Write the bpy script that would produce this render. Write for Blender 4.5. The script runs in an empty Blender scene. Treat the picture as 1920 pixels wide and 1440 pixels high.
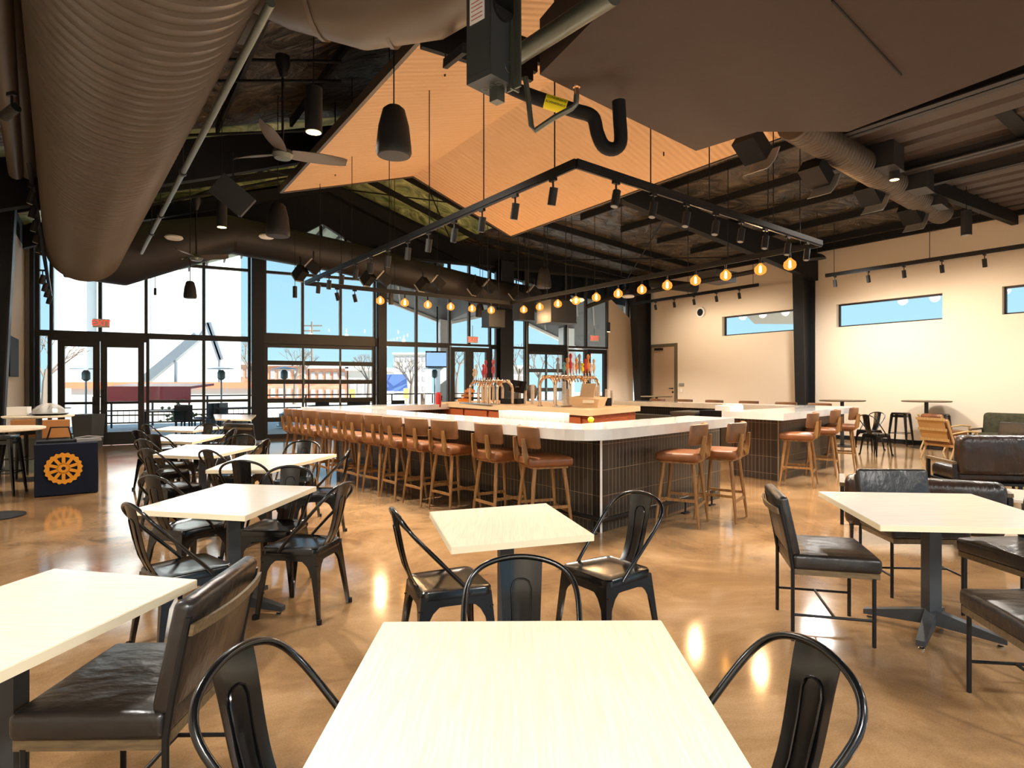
import bpy, bmesh, math, random
from mathutils import Vector, Matrix
random.seed(7)
sc = bpy.context.scene
COL = sc.collection
PI = math.pi
F = 1150.0; H = 1.5; HY = 719.0
E1 = Vector((-.5513, .8342, 0)); E2 = Vector((.8342, .5513, 0))     # room directions: towards the glazing, towards the right wall
UP = Vector((0, 0, 1))

# ---------- places in the room, measured from the photograph ----------
def G(x, y, z=0.0):
    d = (H - z) * F / (y - HY); return Vector(((x - 960) / F * d, d, z))
def PD(x, y, d):
    return Vector(((x - 960) / F * d, d, H - (y - HY) / F * d))
def ab(a, b, z=0.0):
    v = E1 * a + E2 * b; return Vector((v.x, v.y, z))
RB = 16.49
def onR(x, y):
    k = (x - 960) / F * E2.x + E2.y; d = RB / k; return PD(x, y, d)
FQ = Vector((-9.905, 14.87, 0)); FD = Vector((.881, .4734, 0)).normalized(); FN = Vector((-FD.y, FD.x, 0))
def onF(x, y, off=0.0):
    r = Vector(((x - 960) / F, 1, 0)); q = FQ + FN * off
    d = (q.x * FN.x + q.y * FN.y) / (r.x * FN.x + r.y * FN.y); return PD(x, y, d)
def fw(x): return (onF(x, 700) - FQ).dot(FD)          # distance along the far wall
def FW(s, z, off=0.0):
    v = FQ + FD * s + FN * off; return Vector((v.x, v.y, z))

# ---------- materials ----------
MATS = {}
def lin(c): return tuple(((v / 255.0) / 12.92 if v / 255.0 <= .04045 else ((v / 255.0 + .055) / 1.055) ** 2.4) for v in c)
def mat(name, col, rough=.5, metal=0.0, spec=.5, emit=0.0, ecol=None, noise=None, bump=None, coat=0.0, wave=None):
    if name in MATS: return MATS[name]
    m = bpy.data.materials.new(name); m.use_nodes = True; nt = m.node_tree; b = nt.nodes['Principled BSDF']
    c = lin(col) + (1,)
    b.inputs['Base Color'].default_value = c; b.inputs['Roughness'].default_value = rough
    b.inputs['Metallic'].default_value = metal; b.inputs['Specular IOR Level'].default_value = spec
    b.inputs['Coat Weight'].default_value = coat; b.inputs['Coat Roughness'].default_value = .12
    if emit:
        b.inputs['Emission Color'].default_value = lin(ecol or col) + (1,); b.inputs['Emission Strength'].default_value = emit
    tc = nt.nodes.new('ShaderNodeTexCoord')
    if noise:                                       # (scale, second colour, stretch xyz, detail)
        sc_, c2, st, det = noise
        mp = nt.nodes.new('ShaderNodeMapping'); mp.inputs['Scale'].default_value = st
        n = nt.nodes.new('ShaderNodeTexNoise'); n.inputs['Scale'].default_value = sc_; n.inputs['Detail'].default_value = det
        r = nt.nodes.new('ShaderNodeValToRGB'); r.color_ramp.elements[0].position = .35; r.color_ramp.elements[1].position = .68
        r.color_ramp.elements[0].color = c; r.color_ramp.elements[1].color = lin(c2) + (1,)
        nt.links.new(tc.outputs['Object'], mp.inputs[0]); nt.links.new(mp.outputs[0], n.inputs['Vector'])
        nt.links.new(n.outputs[0], r.inputs[0]); nt.links.new(r.outputs[0], b.inputs['Base Color'])
    if bump:                                        # (scale, strength, distance, stretch)
        mp = nt.nodes.new('ShaderNodeMapping'); mp.inputs['Scale'].default_value = bump[3]
        n = nt.nodes.new('ShaderNodeTexNoise'); n.inputs['Scale'].default_value = bump[0]; n.inputs['Detail'].default_value = 4
        bp = nt.nodes.new('ShaderNodeBump'); bp.inputs['Strength'].default_value = bump[1]; bp.inputs['Distance'].default_value = bump[2]
        nt.links.new(tc.outputs['Object'], mp.inputs[0]); nt.links.new(mp.outputs[0], n.inputs['Vector'])
        nt.links.new(n.outputs[0], bp.inputs['Height']); nt.links.new(bp.outputs[0], b.inputs['Normal'])
    if wave:                                        # (scale, direction, strength, distance)
        w = nt.nodes.new('ShaderNodeTexWave'); w.bands_direction = wave[1]; w.inputs['Scale'].default_value = wave[0]
        bp = nt.nodes.new('ShaderNodeBump'); bp.inputs['Strength'].default_value = wave[2]; bp.inputs['Distance'].default_value = wave[3]
        nt.links.new(tc.outputs['Object'], w.inputs['Vector']); nt.links.new(w.outputs['Fac'], bp.inputs['Height']); nt.links.new(bp.outputs[0], b.inputs['Normal'])
    MATS[name] = m; return m
ONE = (1, 1, 1)
M = dict(
 metal=mat('black_gloss_metal', (9, 10, 11), .22, 0, .5, coat=.15),
 satin=mat('black_satin_metal', (24, 24, 26), .45, .3),
 frame=mat('dark_steel', (30, 31, 33), .5, .3),
 frameg=mat('glazing_frame', (52, 50, 46), .45, .4),
 base=mat('grey_painted_steel', (62, 66, 70), .5, .3),
 top=mat('cream_laminate', (238, 224, 200), .42, 0, .5, noise=(5, (222, 208, 182), (26, 1.0, 1), 5)),
 topx=mat('cream_laminate_pale', (240, 230, 212), .22, 0, .5, noise=(6, (232, 220, 200), (1, 18, 1), 5), coat=.4),
 edge=mat('pale_edge_band', (238, 226, 196), .5),
 leather=mat('black_leather', (34, 31, 29), .33, 0, .6, bump=(5, .5, .03, (1, 1.6, 1))),
 leatherB=mat('worn_dark_brown_leather', (50, 34, 26), .34, 0, .6, noise=(3, (24, 20, 18), ONE, 3), bump=(6, .6, .03, (1, 2, 1))),
 tan=mat('tan_leather', (134, 82, 46), .36, 0, .5, noise=(4, (104, 62, 34), ONE, 3), bump=(60, .15, .002, ONE)),
 tanb=mat('tan_leather_back', (132, 90, 54), .38, 0, .5, noise=(4, (106, 70, 40), ONE, 3)),
 oak=mat('oak_wood', (160, 118, 68), .4, 0, .5, noise=(10, (122, 86, 46), (4, 4, .5), 4)),
 darkwood=mat('greyish_wood_trim', (112, 94, 66), .5, 0, .5, noise=(12, (84, 70, 50), (1, 6, 6), 4)),
 ashw=mat('pale_ash_wood', (196, 160, 106), .5, 0, .5, noise=(10, (176, 140, 88), (4, 4, .5), 4)),
 cane=mat('woven_cane', (186, 146, 92), .7, 0, .3, bump=(90, .5, .004, ONE)),
 white=mat('white_plastic', (232, 230, 226), .4),
 cream=mat('cream_plastic', (222, 192, 150), .45),
 marble=mat('white_marble', (240, 240, 236), .08, 0, .6, noise=(1.6, (222, 224, 222), (1, 3, 1), 9), coat=.5),
 brass=mat('copper_pipe', (240, 206, 172), .2, 1.0),
 chrome=mat('chrome', (200, 200, 198), .15, 1.0),
 galv=mat('galvanised_steel', (110, 116, 110), .4, .8),
 ductbrown=mat('bronze_painted_duct', (88, 78, 68), .42, .35),
 ductdark=mat('dark_painted_duct', (38, 35, 36), .55, .2),
 soffit=mat('dark_brown_soffit', (62, 50, 44), .7, 0, .3, bump=(3, .3, .02, ONE)),
 deck=mat('dark_brown_deck', (66, 54, 48), .6, .1),
 black=mat('matt_black', (14, 14, 15), .7, 0, .3),
 spk=mat('speaker_black', (20, 20, 21), .65),
 grey=mat('light_grey_panel', (140, 138, 134), .6),
 cupw=mat('stacked_cup_plastic', (226, 220, 210), .25, 0, .6),
 amber=mat('warm_lamp_glass', (255, 170, 70), .3, emit=9, ecol=(255, 170, 70)),
 lampw=mat('warm_lamp_lens', (255, 210, 140), .3, emit=14, ecol=(255, 205, 130)),
 red=mat('red_paint', (190, 40, 38), .4),
 orange=mat('orange_paint', (226, 140, 46), .4),
 pink=mat('red_pink_tap_handle', (196, 72, 80), .4),
 teal=mat('teal_tap_handle', (110, 170, 170), .4),
 yellow=mat('yellow_label', (236, 222, 20), .5),
 gold=mat('gold_print', (226, 150, 26), .6),
 navy=mat('navy_cloth', (22, 28, 44), .85, 0, .2, bump=(3, .35, .03, ONE)),
 card=mat('brown_cardboard', (176, 118, 62), .8),
 green=mat('olive_tufted_fabric', (66, 64, 46), .85, 0, .2, noise=(12, (50, 48, 34), ONE, 3), bump=(14, .5, .02, ONE)),
 wall=mat('warm_white_paint', (226, 210, 188), .85, 0, .2),
 wallout=mat('white_outside_wall', (222, 216, 202), .85, 0, .2),
 bw=mat('black_painted_wall', (20, 19, 20), .75, 0, .3),
 doorp=mat('taupe_door_paint', (176, 150, 122), .5),
 doorf=mat('dark_door_frame', (92, 82, 62), .5),
 signred=mat('exit_red', (226, 60, 50), .4, emit=.8, ecol=(226, 60, 50)),
 concrete=mat('patio_concrete', (190, 184, 172), .85),
 silo=mat('white_silo_concrete', (236, 238, 236), .8),
 brick=mat('orange_brick', (188, 120, 92), .85, noise=(1.2, (206, 160, 130), (1, 1, 2.2), 3)),
 bldg=mat('pale_building', (206, 200, 192), .8),
 bluep=mat('blue_panel', (96, 124, 196), .5), signy=mat('faded_yellow_sign', (240, 204, 110), .6),  # sign yellow paled to stand for the blown-out daylight outside
 leaf=mat('bare_shrub', (150, 140, 96), .9, noise=(4, (110, 110, 70), ONE, 4)),
 treew=mat('bare_tree', (120, 108, 96), .9),
 screen=mat('tv_screen', (120, 160, 210), .3, emit=.8, ecol=(140, 175, 220)),
 dkscreen=mat('dark_screen', (26, 24, 26), .25),
 glassw=mat('drinking_glass', (228, 226, 222), .08, 0, .8),
 paper=mat('white_paper', (236, 238, 240), .7),
 blueink=mat('blue_print', (70, 110, 190), .7),
 redink=mat('red_print', (190, 110, 110), .7),
 heat=mat('heater_steel', (150, 160, 165), .35, .6),
)
def tilemat():
    m = bpy.data.materials.new('dark_stacked_tile'); m.use_nodes = True; nt = m.node_tree; b = nt.nodes['Principled BSDF']
    uv = nt.nodes.new('ShaderNodeUVMap')
    br = nt.nodes.new('ShaderNodeTexBrick'); br.offset = 0; br.squash = 1
    br.inputs['Color1'].default_value = lin((50, 47, 44)) + (1,); br.inputs['Color2'].default_value = lin((64, 58, 52)) + (1,)
    br.inputs['Mortar'].default_value = lin((150, 138, 118)) + (1,); br.inputs['Scale'].default_value = 1
    br.inputs['Mortar Size'].default_value = .0022; br.inputs['Brick Width'].default_value = .064; br.inputs['Row Height'].default_value = .262
    br.inputs['Mortar Smooth'].default_value = 0; br.inputs['Bias'].default_value = 0
    nt.links.new(uv.outputs[0], br.inputs['Vector']); nt.links.new(br.outputs[0], b.inputs['Base Color']); b.inputs['Roughness'].default_value = .3
    return m
M['tile'] = tilemat()
def floormat():
    m = bpy.data.materials.new('polished_concrete'); m.use_nodes = True; nt = m.node_tree; b = nt.nodes['Principled BSDF']
    tc = nt.nodes.new('ShaderNodeTexCoord')
    n = nt.nodes.new('ShaderNodeTexNoise'); n.inputs['Scale'].default_value = .9; n.inputs['Detail'].default_value = 10; n.inputs['Roughness'].default_value = .68; n.inputs['Distortion'].default_value = .6
    r = nt.nodes.new('ShaderNodeValToRGB'); r.color_ramp.elements[0].position = .3; r.color_ramp.elements[0].color = lin((112, 85, 60)) + (1,)
    r.color_ramp.elements[1].position = .72; r.color_ramp.elements[1].color = lin((184, 151, 114)) + (1,)
    e = r.color_ramp.elements.new(.5); e.color = lin((150, 118, 82)) + (1,)
    n2 = nt.nodes.new('ShaderNodeTexNoise'); n2.inputs['Scale'].default_value = 120; n2.inputs['Detail'].default_value = 2
    mx = nt.nodes.new('ShaderNodeMix'); mx.data_type = 'RGBA'; mx.blend_type = 'OVERLAY'; mx.inputs[0].default_value = .28
    nt.links.new(tc.outputs['Object'], n.inputs['Vector']); nt.links.new(tc.outputs['Object'], n2.inputs['Vector'])
    nt.links.new(n.outputs[0], r.inputs[0]); nt.links.new(r.outputs[0], mx.inputs[6]); nt.links.new(n2.outputs[0], mx.inputs[7]); nt.links.new(mx.outputs[2], b.inputs['Base Color'])
    n3 = nt.nodes.new('ShaderNodeTexNoise'); n3.inputs['Scale'].default_value = 1.4; n3.inputs['Detail'].default_value = 5
    mr = nt.nodes.new('ShaderNodeMapRange'); mr.inputs[3].default_value = .05; mr.inputs[4].default_value = .16
    nt.links.new(tc.outputs['Object'], n3.inputs['Vector']); nt.links.new(n3.outputs[0], mr.inputs[0]); nt.links.new(mr.outputs[0], b.inputs['Roughness'])
    b.inputs['Specular IOR Level'].default_value = 1.0
    bp = nt.nodes.new('ShaderNodeBump'); bp.inputs['Strength'].default_value = .06; bp.inputs['Distance'].default_value = .02
    nt.links.new(n3.outputs[0], bp.inputs['Height']); nt.links.new(bp.outputs[0], b.inputs['Normal'])
    return m
M['floor'] = floormat()
def foilmat(name, c1, c2, sc_):
    m = bpy.data.materials.new(name); m.use_nodes = True; nt = m.node_tree; b = nt.nodes['Principled BSDF']
    tc = nt.nodes.new('ShaderNodeTexCoord')
    n = nt.nodes.new('ShaderNodeTexNoise'); n.inputs['Scale'].default_value = sc_; n.inputs['Detail'].default_value = 5; n.inputs['Distortion'].default_value = 1.6
    r = nt.nodes.new('ShaderNodeValToRGB'); r.color_ramp.elements[0].position = .35; r.color_ramp.elements[1].position = .7
    r.color_ramp.elements[0].color = lin(c1) + (1,); r.color_ramp.elements[1].color = lin(c2) + (1,)
    bp = nt.nodes.new('ShaderNodeBump'); bp.inputs['Strength'].default_value = 1; bp.inputs['Distance'].default_value = .25
    nt.links.new(tc.outputs['Object'], n.inputs['Vector']); nt.links.new(n.outputs[0], r.inputs[0]); nt.links.new(r.outputs[0], b.inputs['Base Color'])
    nt.links.new(n.outputs[0], bp.inputs['Height']); nt.links.new(bp.outputs[0], b.inputs['Normal'])
    b.inputs['Metallic'].default_value = .15; b.inputs['Roughness'].default_value = .4
    return m
M['foil'] = foilmat('dark_insulation_foil', (32, 28, 24), (96, 84, 68), 1.5)  # roof shade put into this darker copy of the foil
M['foilg'] = foilmat('green_tinted_insulation_foil', (104, 128, 70), (226, 240, 180), 1.3)  # same foil, daylight from the far glazing painted into its paler green
def glassmat():
    m = bpy.data.materials.new('window_glass'); m.use_nodes = True; nt = m.node_tree; nt.nodes.clear()
    o = nt.nodes.new('ShaderNodeOutputMaterial'); t = nt.nodes.new('ShaderNodeBsdfTransparent'); t.inputs[0].default_value = (.96, .98, .98, 1)
    g = nt.nodes.new('ShaderNodeBsdfGlossy'); g.inputs['Roughness'].default_value = .02; fr = nt.nodes.new('ShaderNodeFresnel'); fr.inputs[0].default_value = 1.25
    mx = nt.nodes.new('ShaderNodeMixShader')
    nt.links.new(fr.outputs[0], mx.inputs[0]); nt.links.new(t.outputs[0], mx.inputs[1]); nt.links.new(g.outputs[0], mx.inputs[2]); nt.links.new(mx.outputs[0], o.inputs[0])
    return m
M['glass'] = glassmat()
g2 = mat('clear_tumbler_glass', (236, 234, 228), .06, 0, 1.0); g2.node_tree.nodes['Principled BSDF'].inputs['Alpha'].default_value = .38; M['glassw'] = g2

# ---------- mesh building ----------
class MB:
    def __init__(s): s.v = []; s.f = []; s.sm = []; s.uv = None; s.mi = []
    def add(s, vs, fs, smooth=False, mi=0):
        o = len(s.v); s.v += [Vector(v) for v in vs]
        for f in fs: s.f.append(tuple(i + o for i in f)); s.sm.append(smooth); s.mi.append(mi)
        return s
    def box(s, c, size, rz=0, R=None, mi=0):
        x, y, z = [k / 2 for k in size]; c = Vector(c); R = R or Matrix.Rotation(rz, 3, 'Z')
        vs = [c + R @ Vector((i * x, j * y, k * z)) for i in (-1, 1) for j in (-1, 1) for k in (-1, 1)]
        return s.add(vs, [(0, 1, 3, 2), (4, 6, 7, 5), (0, 4, 5, 1), (2, 3, 7, 6), (0, 2, 6, 4), (1, 5, 7, 3)], mi=mi)
    def bar(s, p, q, w, h, up=UP, mi=0):                      # rectangular bar from p to q
        p = Vector(p); q = Vector(q); d = (q - p).normalized(); up = Vector(up)
        if abs(d.dot(up)) > .98: up = Vector((1, 0, 0))
        a = d.cross(up).normalized() * w / 2; b = a.cross(d).normalized() * h / 2
        vs = [e + i * a + j * b for e in (p, q) for i, j in ((-1, -1), (1, -1), (1, 1), (-1, 1))]
        return s.add(vs, [(0, 1, 2, 3), (7, 6, 5, 4), (0, 4, 5, 1), (1, 5, 6, 2), (2, 6, 7, 3), (3, 7, 4, 0)], mi=mi)
    def tube(s, pts, r, n=8, closed=False, cap=True, flat=1.0, mi=0):
        pts = [Vector(p) for p in pts]; m = len(pts); rs = r if isinstance(r, (list, tuple)) else [r] * m
        t0 = (pts[1] - pts[0]).normalized(); a = t0.orthogonal().normalized() if abs(t0.z) > .95 else t0.cross(UP).normalized(); vs = []
        for i in range(m):
            t = (pts[(i + 1) % m] - pts[i - 1]) if (closed or 0 < i < m - 1) else (pts[1] - pts[0] if i == 0 else pts[-1] - pts[-2])
            t.normalize(); a = (a - t * a.dot(t)).normalized(); b = t.cross(a)
            for k in range(n):
                an = 2 * PI * k / n; vs.append(pts[i] + (a * math.cos(an) + b * math.sin(an) * flat) * rs[i])
        fs = []
        for i in range(m if closed else m - 1):
            j = (i + 1) % m
            for k in range(n): fs.append((i * n + k, i * n + (k + 1) % n, j * n + (k + 1) % n, j * n + k))
        s.add(vs, fs, True, mi)
        if cap and not closed:
            s.add(vs[:n], [tuple(reversed(range(n)))], mi=mi); s.add(vs[-n:], [tuple(range(n))], mi=mi)
        return s
    def cyl(s, p, q, r, r2=None, n=12, mi=0): return s.tube([p, q], [r, r if r2 is None else r2], n, mi=mi)
    def lathe(s, prof, c=(0, 0, 0), n=20, mi=0):
        c = Vector(c); vs = []; m = len(prof)
        for r, z in prof:
            for k in range(n): vs.append(c + Vector((r * math.cos(2 * PI * k / n), r * math.sin(2 * PI * k / n), z)))
        fs = [(i * n + k, i * n + (k + 1) % n, (i + 1) * n + (k + 1) % n, (i + 1) * n + k) for i in range(m - 1) for k in range(n)]
        s.add(vs, fs, True, mi); s.add(vs[:n], [tuple(reversed(range(n)))], mi=mi); s.add(vs[-n:], [tuple(range(n))], mi=mi); return s
    def prism(s, pts, z0, z1, mi=0):                         # pts counter-clockwise seen from above
        n = len(pts); vs = [Vector((p[0], p[1], z0)) for p in pts] + [Vector((p[0], p[1], z1)) for p in pts]
        fs = [tuple(reversed(range(n))), tuple(range(n, 2 * n))] + [(i, (i + 1) % n, n + (i + 1) % n, n + i) for i in range(n)]
        return s.add(vs, fs, mi=mi)
    def slab(s, pts, off, mi=0):                             # polygon in any plane, pushed by the vector off
        n = len(pts); vs = [Vector(p) for p in pts] + [Vector(p) + Vector(off) for p in pts]
        fs = [tuple(reversed(range(n))), tuple(range(n, 2 * n))] + [(i, (i + 1) % n, n + (i + 1) % n, n + i) for i in range(n)]
        return s.add(vs, fs, mi=mi)
    def grid(s, fn, nu, nv, thick=None, smooth=True, mi=0):  # fn(u,v) -> point; thick = vector or None
        vs = [Vector(fn(i / nu, j / nv)) for i in range(nu + 1) for j in range(nv + 1)]; W = nv + 1
        q = [(i * W + j, (i + 1) * W + j, (i + 1) * W + j + 1, i * W + j + 1) for i in range(nu) for j in range(nv)]
        if thick is None: return s.add(vs, q, smooth, mi)
        o = len(vs); t = Vector(thick); fs = [tuple(reversed(f)) for f in q] + [tuple(k + o for k in f) for f in q]
        rim = [i * W for i in range(nu + 1)] + [nu * W + j for j in range(1, W)] + [i * W + nv for i in range(nu - 1, -1, -1)] + [j for j in range(nv - 1, 0, -1)]
        L = len(rim); fs += [(rim[k], rim[(k + 1) % L], rim[(k + 1) % L] + o, rim[k] + o) for k in range(L)]
        return s.add(vs + [v + t for v in vs], fs, smooth, mi)
    def cushion(s, c, size, r, R=None, seg=3, puff=0.0):      # rounded box
        bm = bmesh.new(); bmesh.ops.create_cube(bm, size=1)
        bmesh.ops.scale(bm, vec=size, verts=bm.verts)
        bmesh.ops.bevel(bm, geom=list(bm.edges), offset=r, segments=seg, profile=.5, affect='EDGES')
        R = R or Matrix.Identity(3); c = Vector(c)
        if puff:
            bmesh.ops.subdivide_edges(bm, edges=[e for e in bm.edges if e.calc_length() > min(size[0], size[1]) * .5], cuts=4, use_grid_fill=True)
            for v in bm.verts:
                fx = 1 - (2 * v.co.x / size[0]) ** 2; fy = 1 - (2 * v.co.y / size[1]) ** 2
                if v.co.z > 0: v.co.z += puff * max(0, fx) ** .6 * max(0, fy) ** .6
        bm.verts.ensure_lookup_table()
        vs = [c + R @ v.co for v in bm.verts]; fs = [tuple(v.index for v in f.verts) for f in bm.faces]; bm.free()
        return s.add(vs, fs, True)
    def build(s, name, m, parent=None, loc=None):
        me = bpy.data.meshes.new(name)
        loc = Vector(loc) if loc is not None else Vector((0, 0, 0))
        me.from_pydata([tuple(v - loc) for v in s.v], [], s.f)
        me.polygons.foreach_set('use_smooth', s.sm)
        for k in (m if isinstance(m, (list, tuple)) else [m]): me.materials.append(M[k] if isinstance(k, str) else k)
        if max(s.mi or [0]) > 0: me.polygons.foreach_set('material_index', s.mi)
        if s.uv:
            l = me.uv_layers.new(name='UVMap'); k = 0
            for p in me.polygons:
                for li in p.loop_indices: l.data[li].uv = s.uv(me.vertices[me.loops[li].vertex_index].co + loc, p.normal)
        if any(s.sm):
            try: me.set_sharp_from_angle(angle=R_(38))
            except Exception: pass
        me.update(); o = bpy.data.objects.new(name, me); COL.objects.link(o); o.location = loc
        if parent: o.parent = parent
        return o
def R_(d): return d * PI / 180
def tag(o, label, cat, group=None, kind=None):
    if label: o['label'] = label
    if cat: o['category'] = cat
    if group: o['group'] = group
    if kind: o['kind'] = kind
    return o
def thing(name, label, cat, loc=(0, 0, 0), rz=0, group=None):
    o = bpy.data.objects.new(name, None); COL.objects.link(o); o.empty_display_size = .1
    o.location = loc; o.rotation_euler = (0, 0, rz); return tag(o, label, cat, group)
def base_of(mb):
    xs = [v.x for v in mb.v]; ys = [v.y for v in mb.v]; zs = [v.z for v in mb.v]
    return Vector(((min(xs) + max(xs)) / 2, (min(ys) + max(ys)) / 2, min(zs)))
def solo(name, mb, m, label, cat, group=None):               # a thing that is one mesh, built in world coordinates
    o = mb.build(name, m, None, base_of(mb)); return tag(o, label, cat, group)
def struct(name, mb, m):
    o = mb.build(name, m, None, base_of(mb)); o['kind'] = 'structure'; return o
def wpart(name, mb, m, root):                                # a part given in world coordinates under an unrotated root
    L = root.location; mb2 = MB(); mb2.v = [v - L for v in mb.v]; mb2.f = mb.f; mb2.sm = mb.sm; mb2.mi = mb.mi
    if mb.uv: mb2.uv = lambda co, n, u=mb.uv: u(co + L, n)
    return mb2.build(name, m, root)
def dup(root, loc, rz, label=None, group=None):
    r = root.copy(); COL.objects.link(r); r.location = loc; r.rotation_euler = (0, 0, rz)
    if label: r['label'] = label
    if group: r['group'] = group
    for ch in list(root.children):
        c = ch.copy(); COL.objects.link(c); c.parent = r
        for g in ch.children:
            d = g.copy(); COL.objects.link(d); d.parent = c
    return r
def text_mb(body, size, origin, ux, uy, depth=.001):
    cu = bpy.data.curves.new('t', 'FONT'); cu.body = body; cu.size = size; cu.extrude = depth; cu.align_x = 'CENTER'; cu.align_y = 'CENTER'; cu.resolution_u = 3
    o = bpy.data.objects.new('t', cu); COL.objects.link(o); dg = bpy.context.evaluated_depsgraph_get(); me = bpy.data.meshes.new_from_object(o.evaluated_get(dg))
    mb = MB(); ux = Vector(ux).normalized(); uy = Vector(uy).normalized(); uz = ux.cross(uy); O = Vector(origin)
    mb.add([O + ux * v.co.x + uy * v.co.y + uz * v.co.z for v in me.vertices], [tuple(p.vertices) for p in me.polygons])
    bpy.data.objects.remove(o); bpy.data.meshes.remove(me); bpy.data.curves.remove(cu); return mb
def smooth(pts, k=3):
    P = [Vector(p) for p in pts]; out = []
    for i in range(len(P) - 1):
        a, b, c, d = P[max(i - 1, 0)], P[i], P[i + 1], P[min(i + 2, len(P) - 1)]
        for j in range(k):
            t = j / k; out.append(.5 * (2 * b + (c - a) * t + (2 * a - 5 * b + 4 * c - d) * t * t + (3 * b - a - 3 * c + d) * t ** 3))
    return out + [P[-1]]
def lamp(name, kind, loc, power, col, parent=None, size=.05, rot=None, spot=None):
    l = bpy.data.lights.new(name, kind); l.energy = power; l.color = col
    if kind != 'SUN': l.shadow_soft_size = size
    if spot: l.spot_size = spot; l.spot_blend = .7
    o = bpy.data.objects.new(name, l); COL.objects.link(o); o.location = loc
    if rot is not None: o.rotation_euler = rot
    if parent: o.parent = parent
    return o
ORD = ['first', 'second', 'third', 'fourth', 'fifth', 'sixth', 'seventh', 'eighth', 'ninth', 'tenth', 'eleventh', 'twelfth', 'thirteenth', 'fourteenth', 'fifteenth', 'sixteenth', 'seventeenth', 'eighteenth']
SKY = .64; SUN = 8.5; WALLW = 24; SPOTW = 170; EXPO = .9
FILL_LAMPS = [(-.2, -1.5, 3.6, 430), (3.2, -2.6, 3.7, 380), (6.5, -2.0, 3.6, 340), (10.5, -.5, 3.8, 300), (13.2, 3.5, 4.3, 360), (13.8, 8.0, 4.4, 420), (-.7, 3.2, 3.1, 140)]  # added fill lights that brighten the near room and the sides
# ================= the room =================
RZ = math.atan2(E2.y, E2.x)
def rst(name, mb, m, kind='structure'):                       # mesh given in (b, a, z) room coordinates
    o = mb.build(name, m); o.rotation_euler = (0, 0, RZ)
    if kind: o['kind'] = kind
    return o
BL = -1.57; AB = -5.0
SC = 16.6                                                     # far wall length to the corner
RP = [(-1.9, 5.0), (5.1, 7.3), (9.2, 5.95), (16.8, 5.27)]
def roofz(b):
    b = min(max(b, RP[0][0]), RP[-1][0])
    for (x0, z0), (x1, z1) in zip(RP, RP[1:]):
        if b <= x1: return z0 + (z1 - z0) * (b - x0) / (x1 - x0)
cl, cr = FW(0 - 1.2, 0), FW(SC, 0)
def farA(b): return 17.87 - .0912 * (b + .065)
# floor
f = MB(); f.prism([(RB + .2, AB), (RB + .2, farA(RB) + .1), (BL - .2, farA(BL) + .1), (BL - .2, AB)], -.2, 0); rst('floor', f, 'floor')
# ceiling planes
for nm, a0, a1, m, bb in (('ceiling', AB, 12.3, 'foil', ((BL - .3, 5.1), (5.1, 9.2), (9.2, RB + .3))), ('ceiling', 12.3, 18.2, 'foilg', ((BL - .3, 5.1), (5.1, 9.2))), ('ceiling', 12.3, 18.2, 'foil', ((9.2, RB + .3),))):
    c = MB()
    for b0, b1 in bb:
        c.slab([(b0, a0, roofz(b0)), (b1, a0, roofz(b1)), (b1, a1, roofz(b1)), (b0, a1, roofz(b0))], (0, 0, .12))
    rst(nm, c, m)
tn = 1
def trim(mb, m='frame'):
    global tn; o = rst('trim_%d' % tn, mb, m); tn += 1; return o
# purlins: one mesh per roof side
for b0, b1 in ((BL, 4.9), (5.3, RB)):
    t = MB(); n = int((b1 - b0) / 1.5)
    for i in range(n + 1):
        b = b0 + (b1 - b0) * (i + .5) / (n + 1); t.bar((b, AB, roofz(b) - .08), (b, 12.2, roofz(b) - .08), .05, .16)
    for a in (13.3, 14.6, 15.9):
        bb = [b0] + [x for x, z in RP if b0 < x < b1] + [b1]
        for p, q in zip(bb, bb[1:]): t.bar((p, a, roofz(p) - .08), (q, a, roofz(q) - .08), .06, .16)
    trim(t, 'black')
# diagonal bracing rods under the far roof bay
t = MB()
for b0, b1, a0, a1 in ((5.4, 9, 12.4, 16.9), (9, 5.4, 12.4, 16.9), (11, 16, 10, 16.8), (16, 11, 10, 16.8), (1, 5, 12.4, 16.9), (5, 1, 12.4, 16.9)):
    t.cyl((b0, a0, roofz(b0) - .28), (b1, a1, roofz(b1) - .28), .018, n=6)
trim(t, 'black')
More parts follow.
